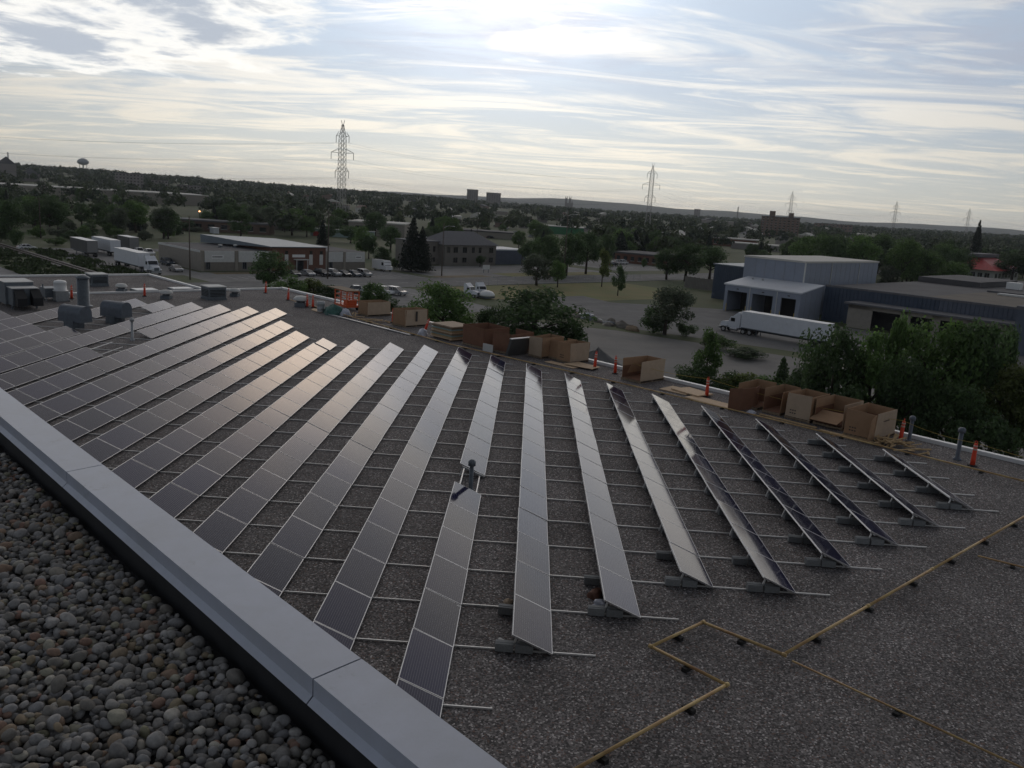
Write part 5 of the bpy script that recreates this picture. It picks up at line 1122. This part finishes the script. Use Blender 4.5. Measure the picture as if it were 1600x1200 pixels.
for a in [(690,548,430,105,'broad','leaf','bright green tree behind the crates left of the largest tree'),(655,535,462,60,'bush','leaf','low green shrub at the foot of the tree behind the crates'),(832,566,440,165,'broad','leafdark','largest dark green tree right behind the crates'),(775,556,470,80,'broad','leafdark','dark tree merging with the left of the largest tree'),(880,572,490,70,'bush','leafdark','dark bush merging with the right of the largest tree'),
    (582,497,438,50,'broad','leaf','small light green tree before the staff parking'),(420,456,390,68,'broad','leafdark','round dark tree before the brick workshop'),(448,470,425,60,'bush','leaf','green bush just right of the round dark tree'),(490,466,430,50,'bush','leafyellow','yellowish bush on the verge behind the orange delineators'),(515,470,440,40,'bush','leafdark','small dark bush left of the orange lift'),(620,505,462,50,'bush','leafdark','dark shrub between the two far pale crates'),
    (1038,523,440,92,'broad','leafgrey','grey green tree alone between yard and dock'),(1020,520,470,50,'bush','leafdark','dark bush at the foot of the grey green tree'),(1072,525,498,34,'bush','leafdark','small dark bush right of the grey green tree'),(1100,610,508,62,'narrow','leaf','young tree just beyond the roof edge right of centre'),(1160,628,572,74,'bush','leafyellow','yellow green bush beyond the edge above folded cardboard'),(1080,612,556,70,'bush','leafdark','dark bush at the foot of the young tree beyond the edge'),(1195,640,578,80,'bush','leaf','green bush left of the small pointed dark tree'),(1243,655,560,76,'bush','leafdark','dark bush linking the pointed tree to the right grove'),(1128,624,572,60,'bush','leafdark','dark bush between young tree and yellow green bush'),(512,378,350,34,'broad','leafdark','tree hiding the left of the tall pylon foot'),(548,380,352,40,'broad','leafdark','tree hiding the right of the tall pylon foot'),(1215,640,555,44,'spruce','leafdark','small pointed dark tree beyond the roof edge'),(1120,545,518,60,'bush','leaf','low green growth on the yard island before the truck'),(1165,560,540,70,'bush','leafdark','flat dark growth at the right end of the yard island'),
    (1285,705,505,115,'broad','leafdark','first tall tree of the right grove, beside the trailer'),(1345,710,512,100,'broad','leaf','second tree of the right grove, light green'),(1375,712,480,46,'narrow','leaf','slim tree topping the middle of the right grove'),(1440,716,498,130,'broad','leaf','widest tree in the middle of the right grove'),(1400,735,560,90,'broad','leafdark','dark lower tree in front of the right grove'),(1500,722,505,110,'broad','leafdark','dark tree right of the widest grove tree'),(1545,715,512,56,'narrow','leafdark','slim dark tree before the right warehouse doors'),(1575,748,578,125,'broad','leafyellow','yellowish round tree at the right picture edge'),(1470,750,600,110,'broad','leafdark','shadowed lower tree above the lone delineator'),(1330,735,590,90,'bush','leafdark','dark shrub behind the rightmost crate'),(1255,700,580,60,'bush','leafdark','dark shrub behind the third crate from the right'),(1530,770,640,110,'bush','leafdark','dark shrub low at the right roof edge'),(1620,745,560,110,'broad','leafdark','dark tree cut by the right picture edge'),
    (643,424,337,48,'spruce','needles','tall broad dark spruce beside the grey office'),(658,425,352,36,'spruce','needles','second dark spruce close right of the tall one'),(598,420,383,32,'broad','leafdark','small dark tree by the delivery van'),(750,417,398,19,'broad','leafdark','little round tree before the grey office'),(616,420,400,16,'bush','leafdark','small bush between van and spruces'),
    (838,446,393,58,'broad','leafgrey','grey green street tree left of the lamp pole'),(871,449,403,30,'broad','leaf','small green street tree under the lamp pole'),(940,448,383,32,'narrow','leafyellow','pale slender tree on the dry lawn'),(965,462,412,34,'narrow','leafdark','dark slender tree on the dry lawn'),(1041,437,386,50,'broad','leafdark','round dark tree at the right end of the street'),(1070,440,376,64,'broad','leafdark','dark tree left of the timber fence'),(1108,437,382,60,'broad','leafdark','dark tree behind the timber fence'),(1006,418,400,10,'bush','leafdark','tiny round tree on the far parking'),
    (1518,424,351,22,'spruce','needles','lone dark spruce on the right skyline'),(1580,440,398,50,'broad','leafdark','dark tree right of the red roofed shop'),(20,378,318,52,'broad','leafdark','dark tree at the left picture edge')]:
    tree_px(*a[:6], a[6], None, 'bush' if a[4] == 'bush' else 'tree')
PARKL = ['dark park tree behind the grey green street tree','broad dark park tree just right of the lamp pole','dark park tree behind the pale slender lawn tree','leftmost dark park tree, beside the storage shed','dark park tree behind the far parked white cars','first dark pointed spruce left of the green shed','second dark pointed spruce touching the green shed','dark tree in front of the long brick building']
for k_, (px, base, top, w_) in enumerate([(850,434,362,54),(884,432,360,62),(915,428,356,56),(825,420,372,44),(945,414,362,40),(968,405,360,36),(990,402,358,34),(1045,404,368,44)]):
    tree_px(px, base, top, w_, 'spruce' if k_ in (5,6) else 'broad', 'needles' if k_ in (5,6) else 'leafdark', PARKL[k_], 'dark park trees behind the street')
def free(u, v):
    for (a0,a1,b0,b1) in ((150,262,62,140),(196,225,150,210),(25,115,160,290),(105,130,180,205),(95,170,380,455),(178,226,222,300),(30,60,150,200)):
        if a0 < u < a1 and b0 < v < b1: return False
    return True
BELT = 'trees of the belt beyond the streets'; made = 0
for i in range(1500):
    if made >= 200: break
    px = rng.uniform(-40,1640); dep = rng.uniform(235,520); az = math.atan((px-800)/F_PX)
    x, y = dep*math.tan(az), dep; u_, v_ = (y-x)/R2, (y+x)/R2
    if not free(u_, v_) or (u_ > 120 and u_ < 176 and v_ < 420) : continue
    if 640 < px < 840 and dep < 330: continue
    if 880 < px < 1060 and dep < 330: continue
    if px < 330 and dep < 290: continue
    if (1450 < px < 1600 and dep < 410) or hides(px, dep): continue
    kd = 'spruce' if rng.random() < .12 else 'broad'
    h_ = rng.uniform(7,13)
    tree(Vector((x,y,ZG)), h_*rng.uniform(.75,1.15) if kd == 'broad' else h_*.5, h_, kd, rng.choice(['leafdark','leafdark','leaf','leafgrey']) if kd == 'broad' else 'needles', 'spruce standing in the tree belt beyond the streets' if kd == 'spruce' else 'leafy tree standing in the tree belt beyond the streets', BELT); made += 1
for i in range(46):                                          # taller wood behind the right warehouses
    px = rng.uniform(1210,1660); dep = rng.uniform(285,400); az = math.atan((px-800)/F_PX); x, y = dep*math.tan(az), dep
    if 1465 < px < 1572: continue
    h_ = rng.uniform(13,18) if px < 1480 else rng.uniform(15,20.5)
    u_, v_ = (y-x)/R2, (y+x)/R2
    if 25 < u_ < 112 and 168 < v_ < 285: continue
    tree(Vector((x,y,ZG)), h_*rng.uniform(.7,.95), h_, 'broad', rng.choice(['leaf','leafdark','leafdark']), 'tall leafy tree of the wood behind the right warehouses', 'wood behind the right warehouses')
for i in range(34):                                          # scrub along the railway
    px = rng.uniform(-20,330); py = rng.uniform(348,384); p = at(px,py); tree(p, rng.uniform(5,9), rng.uniform(2.5,6), 'bush', rng.choice(['leafdark','leaf','leafgrey']), 'scrub bush on the waste ground behind the trailers', 'scrub on the waste ground', 'bush')
# weeds beside the railway
V_, Q_ = [], []; r_ = np.random.default_rng(5); n = 7000
uu = r_.uniform(176,250,n); vv = np.where(r_.random(n) < .6, r_.uniform(47,58.5,n), r_.uniform(62.5,70.5,n)); hh = r_.uniform(.2,1.0,n)
kp = np.sin(uu*.35+1)*np.sin(vv*.6+uu*.11)+r_.normal(size=n)*.35 > -.05; uu, vv, hh = uu[kp], vv[kp], hh[kp]; n = len(uu)
C = np.stack([(vv-uu)/R2,(uu+vv)/R2,ZG+hh*.5],1); N = r_.normal(size=(n,3)); N[:,2] *= .4; N /= np.linalg.norm(N,axis=1,keepdims=True)
V, Q = leaf_quads(C, N, .45, r_); tag(obj('weeds', np_mesh('weeds', V, Q, M['weeds'])), 'tall green weeds growing along the railway', None, None, 'stuff')
# the far wood, one mass of crowns
def far_wood(seed):
    r_ = np.random.default_rng(seed); VV = []; n_c = 0
    tm = []
    for i in range(12):
        m_ = 150 if i < 6 else 60; d = r_.normal(size=(m_,3)); d /= np.linalg.norm(d,axis=1,keepdims=True); d[:,2] = np.abs(d[:,2])*1.0-.25
        Cc = d*np.array([.5,.5,.5])*r_.uniform(.55,1.08,(m_,1))*(1+.25*np.sin(d[:,[0]]*5+i)); Cc[:,2] += .5; nn = d+r_.normal(size=(m_,3))*.5; nn /= np.linalg.norm(nn,axis=1,keepdims=True)
        V, Q = leaf_quads(Cc, nn, .10 if i < 6 else .16, r_); tm.append(V)
    for i in range(7000):
        dep = 360*math.exp(r_.uniform(0,1)*2.25); px = r_.uniform(-120,1720); x = dep*(px-800)/F_PX; y = dep
        if (dep < 800 and r_.random() < .35) or hides(px, dep): continue
        if not free((y-x)/R2, (y+x)/R2) or (dep < 480 and 225 < px < 420) or (dep < 500 and 470 < px < 900) or (dep < 420 and px < 225 and r_.random() < .5): continue
        s = r_.uniform(8,14)*(1 if dep < 1400 else 1.5); h_ = r_.uniform(8.5,14.5); V = tm[i%6+(6 if dep > 900 else 0)].copy(); a = r_.uniform(0,6.28); ca, sa = math.cos(a), math.sin(a)
        V = np.stack([(V[:,0]*ca-V[:,1]*sa)*s+x, (V[:,0]*sa+V[:,1]*ca)*s+y, V[:,2]*h_+ZG+rise(x,y)],1); VV.append(V)
    V = np.concatenate(VV); return V, np.arange(len(V)).reshape(-1,4)
V, Q = far_wood(3); tag(obj('far_wood', np_mesh('far_wood', V, Q, M['forest'])), 'distant wooded town reading as one dark mass of crowns', None, None, 'stuff')

# ------------------------------------------------------------------ river stones on the upper roof
def stone_mat():
    m = bpy.data.materials.new('river stone'); m.use_nodes = True; nt = m.node_tree; b = nt.nodes['Principled BSDF']; L = nt.links.new
    g = nt.nodes.new('ShaderNodeNewGeometry'); oi = nt.nodes.new('ShaderNodeObjectInfo'); ad = nt.nodes.new('ShaderNodeMath'); ad.operation = 'ADD'; L(g.outputs['Random Per Island'], ad.inputs[0]); L(oi.outputs['Random'], ad.inputs[1]); fr = nt.nodes.new('ShaderNodeMath'); fr.operation = 'FRACT'; L(ad.outputs[0], fr.inputs[0])
    cr = nt.nodes.new('ShaderNodeValToRGB'); e = cr.color_ramp; L(fr.outputs[0], cr.inputs[0])
    cols = [(0,(.11,.105,.10)),(.16,(.17,.165,.16)),(.34,(.13,.12,.105)),(.5,(.21,.205,.20)),(.64,(.15,.15,.155)),(.74,(.28,.27,.26)),(.80,(.18,.15,.10)),(.88,(.20,.12,.095)),(.93,(.17,.165,.11)),(1,(.34,.32,.29))]
    cols = [(p_, tuple(x*1.22 for x in c)) for p_, c in cols]
    while len(e.elements) < len(cols): e.elements.new(.5)
    for el, (p_, c) in zip(e.elements, cols): el.position = p_; el.color = (*c, 1)
    t = nt.nodes.new('ShaderNodeTexCoord'); n = nt.nodes.new('ShaderNodeTexNoise'); n.inputs['Scale'].default_value = 45; n.inputs['Detail'].default_value = 8; n.inputs['Roughness'].default_value = .7; L(g.outputs['Position'], n.inputs['Vector'])
    mr = nt.nodes.new('ShaderNodeMapRange'); mr.inputs[1].default_value = .3; mr.inputs[2].default_value = .7; mr.inputs[3].default_value = .68; mr.inputs[4].default_value = 1.3; L(n.outputs[0], mr.inputs[0])
    sc = nt.nodes.new('ShaderNodeVectorMath'); sc.operation = 'SCALE'; L(cr.outputs[0], sc.inputs[0]); L(mr.outputs[0], sc.inputs['Scale']); L(sc.outputs[0], b.inputs['Base Color']); b.inputs['Roughness'].default_value = .75; b.inputs['Specular IOR Level'].default_value = .3
    bp = nt.nodes.new('ShaderNodeBump'); bp.inputs['Strength'].default_value = .25; bp.inputs['Distance'].default_value = .004; L(n.outputs[0], bp.inputs['Height']); L(bp.outputs[0], b.inputs['Normal'])
    return m
M['stone'] = stone_mat()
import bmesh
def ico(sub):
    bm = bmesh.new(); bmesh.ops.create_icosphere(bm, subdivisions=sub, radius=1); V = np.array([v.co[:] for v in bm.verts]); F = np.array([[v.index for v in f.verts] for f in bm.faces]); bm.free(); return V, F
def stone_shape(V, r_):
    W_ = V.copy(); 
    for k_ in range(5):
        d = r_.normal(size=3); d /= np.linalg.norm(d); W_ += W_*(.13*np.tanh(2.2*(V@d))[:,None]*r_.uniform(-1,1))
    for k_ in range(4):                                       # flattened facets
        d = r_.normal(size=3); d /= np.linalg.norm(d); lim = r_.uniform(.72,.92); q = W_@d; over = np.maximum(q-lim,0); W_ -= d*(over*.75)[:,None]
    return W_*np.array([1, r_.uniform(.68,.95), r_.uniform(.5,.8)])
IV2, IF2 = ico(3); IV1, IF1 = ico(2)
r_ = np.random.default_rng(21)
S2 = [stone_shape(IV2, r_) for _ in range(12)]; S1 = [stone_shape(IV1, r_) for _ in range(12)]
ST = []
for layer in range(3):
    sp = (.034,.036,.046)[layer]; 
    for u_ in np.arange(.9, 7.6, sp):
        for v_ in np.arange(-.55, COP_I-.012, sp):
            if (layer == 2 and r_.random() < .5) or (layer and v_ < 0): continue
            uu, vv = u_+r_.normal()*sp*.3, v_+r_.normal()*sp*.3
            if vv > COP_I-.028: continue
            s = float(np.clip(r_.lognormal(math.log(.0175),.32), .0095, .036)); edge_drop = .012*max(0, 1-(COP_I-vv)/.06)
            ST.append((uu, vv, STONE_Z-.03+.010+layer*.017-edge_drop+r_.uniform(-.006,.008), s))
def screen(p):
    d = p-Vector((0,0,EYE)); c = d.dot(CF); return 800+F_PX*d.dot(CR)/c, 600-F_PX*d.dot(CU)/c, c
ranked = []
for q in ST:
    p = W(q[0], q[1], q[2]); x, y, c = screen(p); vis = -20 < x < 900 and 640 < y < 1215 and c > 0
    ranked.append((-(q[3]/c)*(1 if vis and q[2] > STONE_Z-.005 else 0), vis, p, q[3]))
order = sorted(range(len(ranked)), key=lambda i: ranked[i][0]); near = set(order[:300])
stone_me = [np_mesh('stone', v, IF2, M['stone'], True) for v in S2]
VV, FF, off = [], [], 0
for i, (sc_, vis, p, s) in enumerate(ranked):
    a, b_, c_ = r_.uniform(0,6.28), r_.normal()*.35, r_.normal()*.35
    if i in near:
        pl = Matrix.Rotation(-RZ,4,'Z') @ p; obj('stone', stone_me[i%12], up, pl, (b_, c_, a), (s,s,s)); continue
    Vs, Fs = (S2[i%12], IF2) if vis and False else (S1[i%12], IF1)
    Rm = np.array((Matrix.Rotation(a,3,'Z') @ Matrix.Rotation(b_,3,'X') @ Matrix.Rotation(c_,3,'Y')))
    pl = Matrix.Rotation(-RZ,4,'Z') @ p
    VV.append(Vs@Rm.T*s+np.array(pl)); FF.append(Fs+off); off += len(Vs)
o = obj('pebble_ballast', np_mesh('pebble_ballast', np.concatenate(VV), np.concatenate(FF), M['stone'], True), up); o['kind'] = 'stuff'
